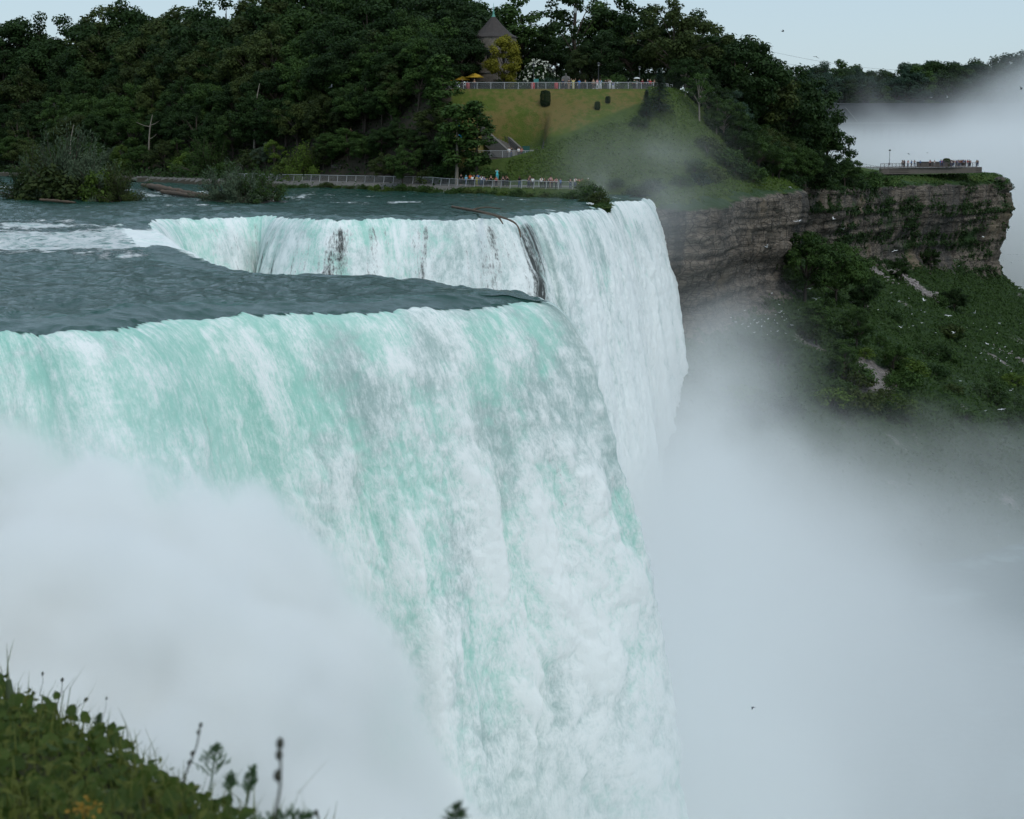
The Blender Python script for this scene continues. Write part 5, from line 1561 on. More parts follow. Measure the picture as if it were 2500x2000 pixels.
def build_people():
    g = "visitors along the lower railing"
    rows = [(1127, 250, "black", "black", "person all in black at the left end of the crowd", "hang", 1.72), (1139, 249, "lightblue", "jeans", "person in a light blue shirt and cap left of the one in orange", "hang", 1.6, "lightblue"),
        (1149, 250.5, "orange", "black", "person in a bright orange shirt", "hang", 1.8), (1154, 248.5, "white", "black", "person in white close against the one in orange", "walk", 1.6), (1158, 250, "black", "navy", "dark dressed person between the white top and the olive yellow shirt", "hang", 1.7),
        (1165, 248.5, "olive", "olive", "person in an olive yellow shirt", "lean", 1.62), (1167, 251.5, "blue", "jeans", "person in blue standing behind the olive yellow shirt", "hang", 1.82), (1176, 248.8, "white", "jeans", "person in a white t-shirt beside a blue one, left half of the crowd", "lean", 1.7),
        (1182, 248.6, "blue", "black", "person in bright blue right of a white t-shirt", "lean", 1.55), (1188, 247.6, "tan", "black", "short tan-dressed person left of the big one in black", "lean", 1.45), (1199, 247.6, "black", "black", "broad person in black left of the one in red", "lean", 1.82),
        (1212, 247.3, "red", "black", "person in a red shirt at the lower railing", "lean", 1.6), (1228, 247.2, "navy", "black", "person in navy right of the one in red", "lean", 1.76), (1239, 247.0, "black", "black", "person in black with folded arms beside the one in navy", "photo", 1.7),
        (1236, 253, "brown", "black", "dark person standing back behind the one in navy", "hang", 1.72), (1268, 246.6, "black", "jeans", "person in black alone in a gap of the crowd", "hang", 1.76), (1290, 246.2, "navy", "navy", "person in navy left of the white t-shirt nearest the rail", "lean", 1.72),
        (1293, 249.5, "brown", "black", "tall brown-clad person behind two at the rail", "hang", 1.85), (1300, 245.6, "white", "black", "person in a loose white t-shirt with back to the railing post", "hang", 1.72), (1321, 245.6, "white", "black", "person in a white shirt and dark trousers right of the loose white t-shirt", "lean", 1.78),
        (1329, 245.2, "black", "black", "dark person with head bowed right of the white shirt", "lean", 1.6), (1338, 245.2, "navy", "black", "stocky person in navy amid the right cluster", "lean", 1.66), (1344, 249, "pink", "tan", "pale pink-topped person standing behind the right cluster", "hang", 1.78),
        (1347, 245.0, "darkred", "black", "person in dark red in the right cluster", "lean", 1.64), (1357, 244.8, "pink", "black", "person in a pink top and black trousers right of the dark red one", "lean", 1.72), (1367, 244.6, "blue", "navy", "person in blue leaning forward over the railing", "photo", 1.6),
        (1391, 244.6, "black", "jeans", "dark person on the curved end of the lower railing", "lean", 1.66), (1403, 244.8, "white", "jeans", "person in white top and jeans on the curved railing end", "lean", 1.78), (1411, 244.6, "coral", "tan", "person in coral leaning on the curved railing end", "lean", 1.66),
        (1421, 244.8, "coral", "black", "second coral-clad person, right of the first", "lean", 1.7), (1434, 245.2, "grey", "jeans", "person with a white hat farthest right at the lower railing", "hang", 1.74, "white")]
    rng = random.Random(8)
    fl = np.array([(-52, 300.5), (-40, 289.5), (-13, 265), (0, 248.0), (7.5, 242.2), (10.5, 241.6), (12.2, 243.0)])
    fpx = fl[:, 0] / fl[:, 1] * F_PX + 1250
    for q in rows:
        px, d, s, t, lb, po, h = q[:7]
        d = float(np.interp(px, fpx, fl[:, 1])) + 0.9 + max(0, d - np.interp(px, [1127, 1434], [249, 244]))
        person(px_x(px, d), d, s, t, lb, po, h, rng.uniform(-0.5, 0.5), rng.choice(["black", "brown", "tan", "brown"]), g, skin=rng.choice([0, 0, 1, 2]), hat=q[7] if len(q) > 7 else None)
    d = 257.0; x = px_x(1214, d)
    person(x, d, "turquoise", "turquoise", "tall person in turquoise standing on higher ground behind the crowd", "photo", 1.85, 0.2, "black", g, z=gz(x, d) + 0.8)
    MB().box((0, 0, 0.1), (1.2, 0.9, 1.4)).build("low_stone_block", CONC, None, loc=(x, d, gz(x, d) + 0.0))
    tag(bpy.data.objects["low_stone_block"], "low stone block under the turquoise-clad visitor", "block")
    for px, d, s, t, lb in ((738, 318, "white", "jeans", "visitor in white and blue far left on the riverside path"), (728, 319, "coral", "black", "visitor in coral far left on the riverside path"), (862, 294, "brown", "black", "visitor in brown half hidden by the lower railing, left of the round tree")):
        person(px_x(px, d), d, s, t, lb, "lean", 1.72, 0, "brown", g)
    g = "visitors on the middle terrace"
    for px, d, s, t, lb, po in ((1243, 270, "white", "grey", "visitor in white with a white cap on the middle terrace", "hang"), (1248, 270.3, "black", "jeans", "visitor in black beside the white cap on the middle terrace", "hang"), (1266, 270.5, "white", "black", "visitor in white top left of the red one by the green box", "walk"), (1273, 270, "red", "black", "visitor in red next to the green box", "lean")):
        person(px_x(px, d), d, s, t, lb, po, 1.72, 0.3, "brown", g)
    person(px_x(1139, 277), 277, "coral", "tan", "visitor in coral climbing the upper part of the stairs", "walk", 1.7, 2.5, "black", g, z=11.0)
    g = "visitors on the upper terrace"
    up = [(1111, "white", "grey", "visitor in white at the left end of the upper railing", "hang"), (1131, "black", "black", "visitor in black under the dark trees by the parasols", "hang"), (1160, "brown", "navy", "brown-clad visitor below the yellow parasols", "lean"),
          (1372, "navy", "black", "dark visitor at the left foot of the statue", "hang"), (1386, "brown", "tan", "brown-clad visitor in front of the statue", "hang"), (1397, "yellow", "yellow", "visitor in pale yellow with both arms raised", "raise"), (1411, "blue", "jeans", "visitor in bright blue right of the yellow dress", "hang"),
          (1426, "green", "black", "dark green visitor leaning on the upper railing", "lean"), (1445, "tan", "brown", "tan-clad visitor in the upper group", "hang"), (1454, "pink", "white", "visitor in pink and white in the upper group", "walk"), (1462, "lightblue", "white", "visitor in pale blue right of pink and white", "lean"),
          (1474, "black", "black", "left one of two visitors in black on the upper terrace", "hang"), (1480, "black", "grey", "right one of two visitors in black on the upper terrace", "photo"), (1485, "white", "white", "visitor in a long white dress", "lean"), (1492, "blue", "white", "small visitor in blue crouched behind the upper railing", "lean"),
          (1543, "green", "black", "green-clad visitor left of the white umbrella", "hang"), (1549, "white", "grey", "visitor in white near the right end of the upper railing", "photo"), (1562, "darkred", "black", "visitor in dark red at the upper railing", "hang"), (1575, "navy", "black", "visitor with a white hat right of the dark red one", "hang"), (1581, "red", "black", "visitor in red near the conifer", "hang"), (1591, "brown", "brown", "brown-clad visitor farthest right on the upper terrace", "lean")]
    for px, s, t, lb, po in up:
        d = 283.8 + rng.uniform(0, 1.6)
        person(px_x(px, d), d, s, t, lb, po, 1.72 if "small" not in lb else 1.2, rng.uniform(-0.4, 0.4), rng.choice(["black", "brown", "tan"]), g, skin=rng.choice([0, 1, 0]), hat="white" if "hat" in lb else None)
    # the distant crowd on the far point, a few pixels each
    g = "crowd on the far viewing terrace"
    small = []
    for po in ("hang", "lean", "photo"):
        parts = figure_parts(po) if po not in FIG else FIG[po]
        V, Fq, mi = [], [], []
        bm = bmesh.new()
        for k, me in enumerate(parts):
            n0 = len(bm.faces); bm.from_mesh(me); bm.faces.ensure_lookup_table()
            for f in bm.faces[n0:]: f.material_index = k
        m_ = bpy.data.meshes.new("person"); bm.to_mesh(m_); bm.free()
        for k in range(4): m_.materials.append(cloth(SKIN[1]))
        small.append(m_)
    sel = ["black", "white", "navy", "red", "grey", "blue", "black", "tan", "white", "darkred", "pink", "navy"]
    for k in range(46):
        px = (2178 + rng.random() * 70) if k < 9 else (2255 + rng.random() * 40) if k < 16 else (2305 + rng.random() * 70)
        d = 417 + (px - 2145) / 235 * 14 + rng.uniform(0.8, 3.5)
        c = rng.choice(sel)
        o = bpy.data.objects.new("person", small[k % 3]); COL.objects.link(o)
        x = px_x(px, d)
        o.location = (x, d, TERR_Z); o.rotation_euler = (0, 0, rng.uniform(-1, 1)); o.scale = (rng.uniform(0.94, 1.08),) * 3
        for q, cc in enumerate((SKIN[k % 3], COLR[c], COLR[rng.choice(["black", "navy", "jeans", "grey"])], COLR["black"])):
            o.material_slots[q].link = 'OBJECT'; o.material_slots[q].material = cloth(cc)
        where = "left of the low building block" if k < 9 else "by the round bush" if k < 16 else "packed at the tip"
        tag(o, "tiny far visitor in %s on the distant terrace, %s" % ({"darkred": "dark red"}.get(c, c), where), "person", "far visitors in %s on the distant terrace, %s" % (c, where))

TERR_Z = 1.75
def build_park():
    fence("railing", [(-52, 300.5), (-40, 289.5), (-13, 265), (0, 248.0), (7.5, 242.2), (10.5, 241.6), (12.2, 243.0), (12.6, 245.5), (11.6, 248)], "long pale metal railing along the riverside path, with the crowd behind it", 2.3)
    fence("railing", [(1.5, 252.2), (5, 250.2), (9.8, 249.6)], "short rear handrail behind the crowd on the riverside path", 3.0, 1.0, 0.0, 2)
    fence("railing", [(-13, 283.0), (-5, 282.4), (10, 282.4), (21, 282.6), (25, 284.0), (27, 287), (28, 292)], "long pale metal railing along the top edge of the lawn", 2.35)
    fence("railing", [(-8.0, 271.5), (-5.0, 268.6), (0.0, 268.4), (3.6, 268.8), (4.3, 270.5)], "pale railing round the middle terrace by the green box", 1.9, 1.1, 0.1, 7, zf=lambda x, y: 5.55)
    # middle terrace retaining wall, stairs with parapets
    st = stone_mat("wall_stone", (0.10, 0.09, 0.08), (0.14, 0.125, 0.11), 1.6)
    MB().box((-0.4, 268.1, 4.5), (9.6, 0.5, 2.1)).box((4.5, 270.0, 4.5), (0.5, 3.4, 2.1)).build("retaining_wall", st)
    tag(bpy.data.objects["retaining_wall"], "low dark stone wall holding up the middle terrace", "wall")
    A = np.array([px_x(1262, 271.5), 271.5, 5.5]); B = np.array([px_x(1180, 277.5), 277.5, 10.6]); Cc = np.array([px_x(1118, 284), 284, 16.6])
    root = empty("stone_stairs", tuple(A))
    steps, par, par2, hand = MB(), MB(), MB(), MB()
    for P, Q in ((A, B), (B, Cc)):
        n = 26; dv = (Q - P); L = np.hypot(dv[0], dv[1]); rz = math.atan2(dv[1], dv[0]); nrm = np.array([-dv[1], dv[0], 0]) / L
        for i in range(n):
            c = P + dv * (i + 0.5) / n - A
            steps.box((c[0], c[1], c[2] - 0.5), (L / n * 1.02, 3.0, 1.0 + dv[2] / n), rz)
        for sgn, mb in ((1, par), (-1, par2)):
            a = P + nrm * sgn * 1.75 - A; b = Q + nrm * sgn * 1.75 - A
            t = nrm * 0.22
            V = [a - t + [0, 0, -1.5], a + t + [0, 0, -1.5], a + t + [0, 0, 1.15], a - t + [0, 0, 1.15], b - t + [0, 0, -1.5], b + t + [0, 0, -1.5], b + t + [0, 0, 1.15], b - t + [0, 0, 1.15]]
            mb.quads(V, [(0, 1, 2, 3), (4, 7, 6, 5), (0, 4, 5, 1), (3, 2, 6, 7), (0, 3, 7, 4), (1, 5, 6, 2)])
        for k in (0.6, 0.95):
            hand.bar(P - nrm * 1.2 - A + [0, 0, k], Q - nrm * 1.2 - A + [0, 0, k], 0.04)
        for i in range(7):
            c = P + dv * i / 6 - nrm * 1.2 - A; hand.bar(c, c + [0, 0, 0.95], 0.035)
    steps.build("steps", CONC, root); par.build("parapet", CONC, root); par2.build("parapet", CONC, root); hand.build("handrail", DARKM, root)
    tag(root, "dark stone stairway with sloping parapets climbing beside the lawn", "stairs")
    # green cabinet
    r = empty("green_cabinet", (px_x(1284, 271.6), 271.6, 5.5))
    gm = plain("green_paint", (0.012, 0.085, 0.065), 0.5, 0.4)
    MB().box((0, 0, 0.95), (1.2, 0.8, 1.8)).build("body", gm, r); MB().box((0, 0, 1.89), (1.3, 0.9, 0.08)).build("lid", gm, r)
    MB().box((-0.29, -0.41, 0.95), (0.54, 0.03, 1.6)).box((0.29, -0.41, 0.95), (0.54, 0.03, 1.6)).build("door", gm, r)
    tag(r, "dark green metal cabinet on the middle terrace", "cabinet")
    # blue banner
    r = empty("banner_pole", (px_x(1121, 272), 272, gz(px_x(1121, 272), 272) + 2.0))
    MB().bar((0, 0, -2.2), (0, 0, 2.7), 0.05, 6).build("pole", METAL, r)
    u = np.linspace(0, 1, 12); V = [(0.05 + (0.15 + 0.55 * t) * s, 0.05 * math.sin(t * 7 + 2 * s), 2.6 - 2.4 * t) for t in u for s in (0, 1)]
    MB().quads(V, [(2 * i, 2 * i + 1, 2 * i + 3, 2 * i + 2) for i in range(11)]).build("banner", plain("blue_cloth", (0.01, 0.20, 0.36), 0.8, 0.1), r)
    tag(r, "narrow bright blue banner hanging beside the slim trees", "banner")
    # statue: seated bronze figure, head bent over the sheet on its lap
    sx, sy = px_x(1379, 293), 293; sz = gz(sx, sy)
    r = empty("seated_statue", (sx, sy, sz))
    bz = plain("bronze", (0.030, 0.031, 0.029), 0.5, 0.5, 0.3, 0.4, 3.0); bz2 = plain("bronze_worn", (0.13, 0.125, 0.115), 0.6, 0.4, 0.2, 0.3, 3.0)
    v = [(0, .25, 1.15), (0, .2, 1.7), (0, .05, 2.25), (0, -.08, 2.62), (0, -.16, 2.84), (0, -.2, 3.08), (.52, .05, 2.3), (.72, -.1, 1.75), (.35, -.6, 1.45), (-.52, .05, 2.3), (-.72, -.1, 1.75), (-.35, -.6, 1.45),
         (.3, 0, 1.12), (.42, -.85, 1.12), (.45, -.95, .35), (.47, -1.25, .25), (-.3, 0, 1.12), (-.42, -.85, 1.12), (-.45, -.95, .35), (-.47, -1.25, .25)]
    e = [(0, 1), (1, 2), (2, 3), (3, 4), (4, 5), (2, 6), (6, 7), (7, 8), (2, 9), (9, 10), (10, 11), (0, 12), (12, 13), (13, 14), (14, 15), (0, 16), (16, 17), (17, 18), (18, 19)]
    rad = [.42, .43, .42, .15, .17, .14, .26, .19, .1, .26, .19, .1, .24, .19, .15, .11, .24, .19, .15, .11]
    link("figure", skin_mesh("statue_figure", v, e, rad, 2), bz2, r)
    MB().box((0, .2, 0.55), (1.6, 1.3, 1.1)).build("seat", bz, r)
    MB().box((0, -0.55, 0.12), (2.4, 2.6, 0.3)).build("plinth", CONC, r)
    MB().quads([(-.55, -.9, 1.34), (.55, -.9, 1.34), (.5, -.35, 1.5), (-.5, -.35, 1.5), (-.55, -.9, 1.30), (.55, -.9, 1.30), (.5, -.35, 1.46), (-.5, -.35, 1.46)], [(0, 1, 2, 3), (4, 7, 6, 5), (0, 4, 5, 1), (2, 6, 7, 3), (0, 3, 7, 4), (1, 5, 6, 2)]).build("sheet", bz2, r)
    tag(r, "large dark bronze statue of a seated figure on the upper terrace", "statue")
    # yellow parasols
    ym = plain("yellow_canvas", (0.62, 0.40, 0.05), 0.8, 0.1)
    for px, d, s, lb in ((1092, 296, 0.9, "yellow parasol farthest left, half hidden by dark trees"), (1132, 295, 1.0, "yellow parasol in the middle of the row under the dark tree"), (1160, 294, 1.2, "biggest yellow parasol, nearest the stone tower")):
        x = px_x(px, d); r = empty("parasol", (x, d, gz(x, d))); r.scale = (s,) * 3
        MB().bar((0, 0, 0), (0, 0, 2.5), 0.04, 6).build("pole", METAL, r)
        MB().lathe([(1.35, 1.95), (1.34, 2.05), (0.75, 2.35), (0, 2.65)], 8).build("canopy", ym, r)
        tag(r, lb, "parasol", "yellow parasols by the tower")
    # lamp posts
    for px, d, h, z, lb in ((1302, 291, 4.6, None, "dark lamp post with pale globes in front of the white-flowered shrub"), (1457, 292, 4.8, None, "dark lamp post right of the statue"), (1555, 293, 4.2, None, "dark lamp post near the right end of the upper terrace"), (2161, 425, 3.9, 2.2, "tall thin lamp post on the far point against the mist")):
        x = px_x(px, d); r = empty("lamp_post", (x, d, gz(x, d) if z is None else z))
        MB().lathe([(0.16, 0), (0.16, 0.5), (0.07, 0.6), (0.05, h - 0.3)], 8).build("post", DARKM, r, True)
        MB().lathe([(0.05, h - 0.3), (0.26, h - 0.25), (0.30, h), (0.05, h + 0.12)], 10).build("lamp_head", DARKM, r, True)
        if d < 400: MB().lathe([(0, h - 0.55), (0.16, h - 0.45), (0.17, h - 0.32), (0.06, h - 0.27)], 8).build("globe", plain("lamp_glass", (0.6, 0.6, 0.58), 0.3, 0.5), r, True)
        tag(r, lb, "lamp post", "lamp posts of the park")
    # bins and signs behind the upper railing
    for px, c, lb in ((1300, (0.35, 0.03, 0.03), "round red litter bin behind the upper railing below the lamp post"), (1356, (0.32, 0.03, 0.03), "low red litter bin behind the upper railing near the statue"), (1144, (0.25, 0.03, 0.03), "red litter bin behind the upper railing under the dark trees")):
        d = 284.2; x = px_x(px, d); r = empty("litter_bin", (x, d, gz(x, d)))
        MB().lathe([(0.28, 0), (0.34, 0.1), (0.36, 0.85), (0.3, 0.9)], 14).build("bin", plain("red_paint", c, 0.5, 0.4), r, True)
        MB().lathe([(0.38, 0.85), (0.36, 1.0), (0.2, 1.12), (0, 1.14)], 14).build("lid", plain("red_lid", c, 0.5, 0.4), r, True)
        tag(r, lb, "litter bin", "red litter bins on the upper terrace")
    x, d = px_x(1308, 285), 285; r = empty("notice_board", (x, d, gz(x, d)))
    MB().bar((-0.3, 0, 0), (-0.3, 0, 1.5), 0.04).bar((0.3, 0, 0), (0.3, 0, 1.5), 0.04).build("leg", METAL, r)
    MB().box((0, -0.06, 1.5), (0.85, 0.06, 0.6)).build("panel", plain("teal_panel", (0.05, 0.22, 0.20), 0.5, 0.3), r)
    tag(r, "teal notice board above the red bin on the upper terrace", "sign")
    # picnic umbrella of a visitor at the right
    x, d = px_x(1549, 284.6), 284.6; r = empty("umbrella", (x, d, gz(x, d) + 1.1))
    MB().bar((0, 0, 0), (0, 0, 0.95), 0.02).build("shaft", DARKM, r); MB().lathe([(0.6, 0.72), (0.45, 0.86), (0.2, 0.95), (0, 0.98)], 8).build("canopy", plain("white_cloth", (0.6, 0.62, 0.6), 0.8), r)
    tag(r, "small white hand umbrella above a visitor at the upper railing", "umbrella")
    # boulders and path hut by the riverside path at left
    MB().box((-29.0, 291.5, 3.0), (5.5, 3.0, 2.2), 0.7).box((-24.5, 288.5, 2.3), (4.0, 2.0, 1.6), 0.7).build("low_wall", st)
    tag(bpy.data.objects["low_wall"], "low dark stone wall beside the riverside path left of the round tree", "wall")

def build_point():
    W = [(px_x(p, d), d) for p, d in ((2140, 409), (2190, 414), (2300, 424), (2382, 430))]
    P = np.array(W)
    mb = MB()
    for a, b in zip(P[:-1], P[1:]):
        c = (a + b) / 2; L = np.hypot(*(b - a)); rz = math.atan2(b[1] - a[1], b[0] - a[0])
        mb.box((c[0], c[1], 0.9), (L + 0.3, 0.6, 1.5), rz)
    mb.build("stone_wall", stone_mat("point_stone", (0.12, 0.105, 0.09), (0.16, 0.14, 0.12), 1.2))
    tag(bpy.data.objects["stone_wall"], "low brown stone wall under the crowd on the far point", "wall")
    V = np.array([(P[0, 0], P[0, 1], 1.7), (P[-1, 0], P[-1, 1], 1.7), (P[-1, 0] - 1, P[-1, 1] + 9, 1.7), (P[0, 0] - 6, P[0, 1] + 22, 1.7)])
    fence("railing", W, "brown railing with many posts along the far viewing terrace", 1.5, 1.15, 0.0, 5, zf=lambda x, y: 1.65, mat=plain("brown_metal", (0.13, 0.11, 0.10), 0.6), r=0.03, pr=0.06)
    tag(link("terrace_paving", raw_mesh("terrace_paving", V, np.array([(0, 1, 2, 3)]), False), CONC), kind="structure")
    F2 = [(px_x(p, 445), 445) for p in (2070, 2130, 2190, 2240)]
    fence("railing", F2, "thin grey railing sloping down behind the far terrace lawn", 2.6, 1.0, 0.0, 3, r=0.03, pr=0.05, mat=plain("grey_rail", (0.25, 0.26, 0.26), 0.6))
    x, d = px_x(2299, 433), 433
    plant("round_bush", "hedge", x, d, 2.2, "olive", "round clipped bush among the far crowd", "bush", z=1.6, wide=1.3, parts=("stem", "foliage"))
    for px, w, lb in ((2245, 3.6, "low brown kiosk left of the round bush on the far terrace"), (2281, 3.8, "low brown kiosk just left of the round bush on the far terrace")):
        d = 431; r = empty("kiosk", (px_x(px, d), d, 1.7)); MB().box((0, 0, 0.6), (w, 1.4, 1.2)).build("body", plain("kiosk_brown", (0.09, 0.08, 0.07), 0.8), r); MB().box((0, 0, 1.26), (w + 0.3, 1.7, 0.12)).build("roof", DARKM, r)
        tag(r, lb, "kiosk", "kiosks on the far terrace")
    bm = bmesh.new(); bmesh.ops.create_icosphere(bm, subdivisions=3, radius=1.0)
    for v in bm.verts: v.co *= 1 + 0.25 * float(noise(v.co.x * 1.5, v.co.y * 1.5, v.co.z * 1.5)); v.co.x *= 1.4; v.co.z *= 0.8
    me = bpy.data.meshes.new("rim_rock"); bm.to_mesh(me); bm.free()
    x, d = px_x(2430, 440), 440
    tag(link("rim_rock", me, ROCK, loc=(x, d, gz(x, d) + 0.3)), "lone mossy boulder on the rim of the far point", "rock")

def build_far():
    # opposite bank: a wide grey power house wall below a wooded ridge
    xs = np.linspace(60, 900, 120); ys = np.concatenate([[800, 803, 806], np.linspace(815, 2500, 30)])
    X, Y = np.meshgrid(xs, ys)
    Z = np.where(Y <= 801, -56, np.where(Y < 805, 10, 25 + 3 * noise(X / 60, Y / 60, 0) + 0.004 * (Y - 806)))
    V = np.stack([X.ravel(), Y.ravel(), Z.ravel()], 1)
    tag(link("far_bank", raw_mesh("far_bank", V, grid_faces(*X.shape), True), plain("far_slope", (0.03, 0.05, 0.025), 0.95, 0.1, 0, 0.3, 0.1)), kind="structure")
    r = empty("power_house", (px_x(2130, 795), 795, 0))
    gm = plain("grey_stone", (0.075, 0.08, 0.085), 0.85, 0.2, 0, 0.3, 0.3); lm = plain("pale_ledge", (0.13, 0.14, 0.14), 0.8)
    MB().box((0, 0, 8), (136, 8, 37)).build("wall", gm, r)
    MB().box((0, -4.1, 26.3), (137, 0.5, 0.5)).build("parapet", gm, r)
    MB().box((-6, -4.5, 17.2), (58, 1.2, 0.7)).build("ledge", lm, r)
    MB().path([(-17, -4.6, 24.5), (-11, -4.6, 17.8)], 0.25).build("drain_pipe", lm, r)
    wm = plain("dark_opening", (0.02, 0.022, 0.025), 0.4)
    wmesh = MB().box((0, 0, 0), (1.6, 0.6, 5.0)).mesh("window")
    for i in range(14): link("window", wmesh, wm, r, (-32 + i * 4.1, -4.1, 11.5))
    tag(r, "wide grey stone power house wall fading into the mist on the opposite bank", "building")
    rng = random.Random(31); g = "trees on the far wooded ridge"
    prof = [(1880, 175), (1930, 165), (1985, 160), (2020, 150), (2065, 150), (2100, 172), (2140, 185), (2180, 158), (2225, 140), (2290, 138), (2340, 150), (2400, 145), (2450, 130), (2520, 128), (2640, 130)]
    k = 0
    for rank, (d, drop) in enumerate(((812, 26), (836, 10), (862, 0))):
        n = 22
        for i in range(n):
            px = 1885 + (i + rng.uniform(0.1, 0.9)) * 740 / n
            ytop = np.interp(px, [p[0] for p in prof], [p[1] for p in prof]) + drop + rng.uniform(-3, 14)
            z0 = 25.0; h = 8 + (348 - ytop) / F_PX * d - z0 + 4.5
            if px > 2600: continue
            lf = rng.choice(["dark", "bluish", "dark", "mid", "bluish"])
            where = "left of the gap" if px < 2110 else "above the power house" if px < 2330 else "at the right edge"
            rk = ("front", "middle", "rear")[rank]
            plant("ridge_tree", rng.choice(["round", "wide", "wide", "tall"]), px_x(px, d), d + rng.uniform(-4, 4), max(9, h), lf, "%s tree in the %s rank of the far ridge, %s" % (LEAFWORD[lf], rk, where), "tree", "%s trees in the %s rank of the far ridge, %s" % (LEAFWORD[lf], rk, where), z=z0 - 5.0, wide=1.1 if rank else 1.2)
    # bare twiggy tree in the gap
    parts = []
    for a, h in ((-3, 13), (0, 19), (3.5, 15), (6, 12), (-1.5, 16)):
        bp = smooth_poly([(a * 0.3, 0, 0), (a * 0.6, 0, h * 0.5), (a, 0, h)], 2)
        parts.append(tube(bp, np.linspace(0.22, 0.05, len(bp)), 4))
    r = empty("bare_tree", (px_x(2122, 858), 858, 24.5)); V, Fq = join(parts); link("trunk", raw_mesh("bare_trunk", V, Fq, True), PALE_BARK, r)
    tag(r, "bare twiggy tree sticking up in the gap of the far ridge", "tree")
    # power pylon with cables
    d = 1150; px = 1843; x = px_x(px, d); top = 8 + (348 - 116) / F_PX * d
    r = empty("power_pylon", (x, d, 22))
    H = top - 22; m = MB(); w = lambda z: 4.2 * (1 - z / H) + 0.5
    lv = np.linspace(0, H, 12)
    for sx in (-1, 1):
        for sy in (-1, 1): m.path([(sx * w(z), sy * w(z), z) for z in lv], 0.22, 4)
    for a, b in zip(lv[:-1], lv[1:]):
        for sy in (-1, 1): m.bar((-w(a), sy * w(a), a), (w(b), sy * w(b), b), 0.13, 4).bar((w(a), sy * w(a), a), (-w(b), sy * w(b), b), 0.13, 4).bar((-w(b), sy * w(b), b), (w(b), sy * w(b), b), 0.12, 4)
    sm = plain("pylon_steel", (0.10, 0.11, 0.12), 0.6)
    m.build("lattice", sm, r)
    arms = MB()
    for z, L in ((H * 0.93, 4.5), (H * 0.82, 5.5), (H * 0.71, 4.5)):
        arms.bar((-L, 0, z), (L, 0, z), 0.16, 4).bar((-L, 0, z), (0, 0, z + 1.6), 0.1, 4).bar((L, 0, z), (0, 0, z + 1.6), 0.1, 4)
    arms.build("cross_arm", sm, r)
    t = np.linspace(0, 1, 24)
    for z in (H * 0.93, H * 0.82, H * 0.71):
        pts = [(4 + 190 * a, 10 + 120 * a, z - 6 * a - 12 * math.sin(math.pi * a) * 0.6) for a in t]
        MB().path(pts, 0.07, 4).build("cable", sm, r, True)
    tag(r, "distant steel lattice power pylon above the trees with cables running right", "pylon")

def gull_mesh(flap, fold=False):
    b = tube([(0, -.24, 0), (0, -.17, .02), (0, -.05, .0), (0, .12, 0), (0, .22, .0), (0, .32, .0)], [.012, .045, .075, .06, .035, .008], 7)
    tail = (np.array([(-.03, .24, .01), (.03, .24, .01), (.08, .40, .01), (-.08, .40, .01)]), np.array([(0, 1, 2, 3)]))
    P = [b, tail]
    if not fold:
        for s in (-1, 1):
            a = flap
            p = np.array([(s * .04, -.10, .03), (s * .30, -.15, .03 + .30 * math.sin(a)), (s * .66, -.02, .03 + .55 * math.sin(a) * .8), (s * .64, .05, .03 + .52 * math.sin(a) * .8), (s * .30, .06, .03 + .28 * math.sin(a)), (s * .04, .08, .03)])
            P.append((np.vstack([p, p + [0, 0, .012]]), np.array([(0, 1, 4, 5), (1, 2, 3, 4), (6, 11, 10, 7), (7, 10, 9, 8)])))
    else:
        for s in (-1, 1): P.append(tube([(s * .06, -.08, .04), (s * .075, .1, .04), (s * .03, .36, .03)], [.03, .04, .008], 5))
        P.append(tube([(0, -.2, .0), (0, -.22, .09), (0, -.27, .11)], [.04, .05, .01], 6))
        for s in (-1, 1): P.append(tube([(s * .03, 0, -.03), (s * .03, 0, -.16)], [.008, .008], 4))
    V, Fq = join(P)
    return raw_mesh("gull", V, Fq, False)

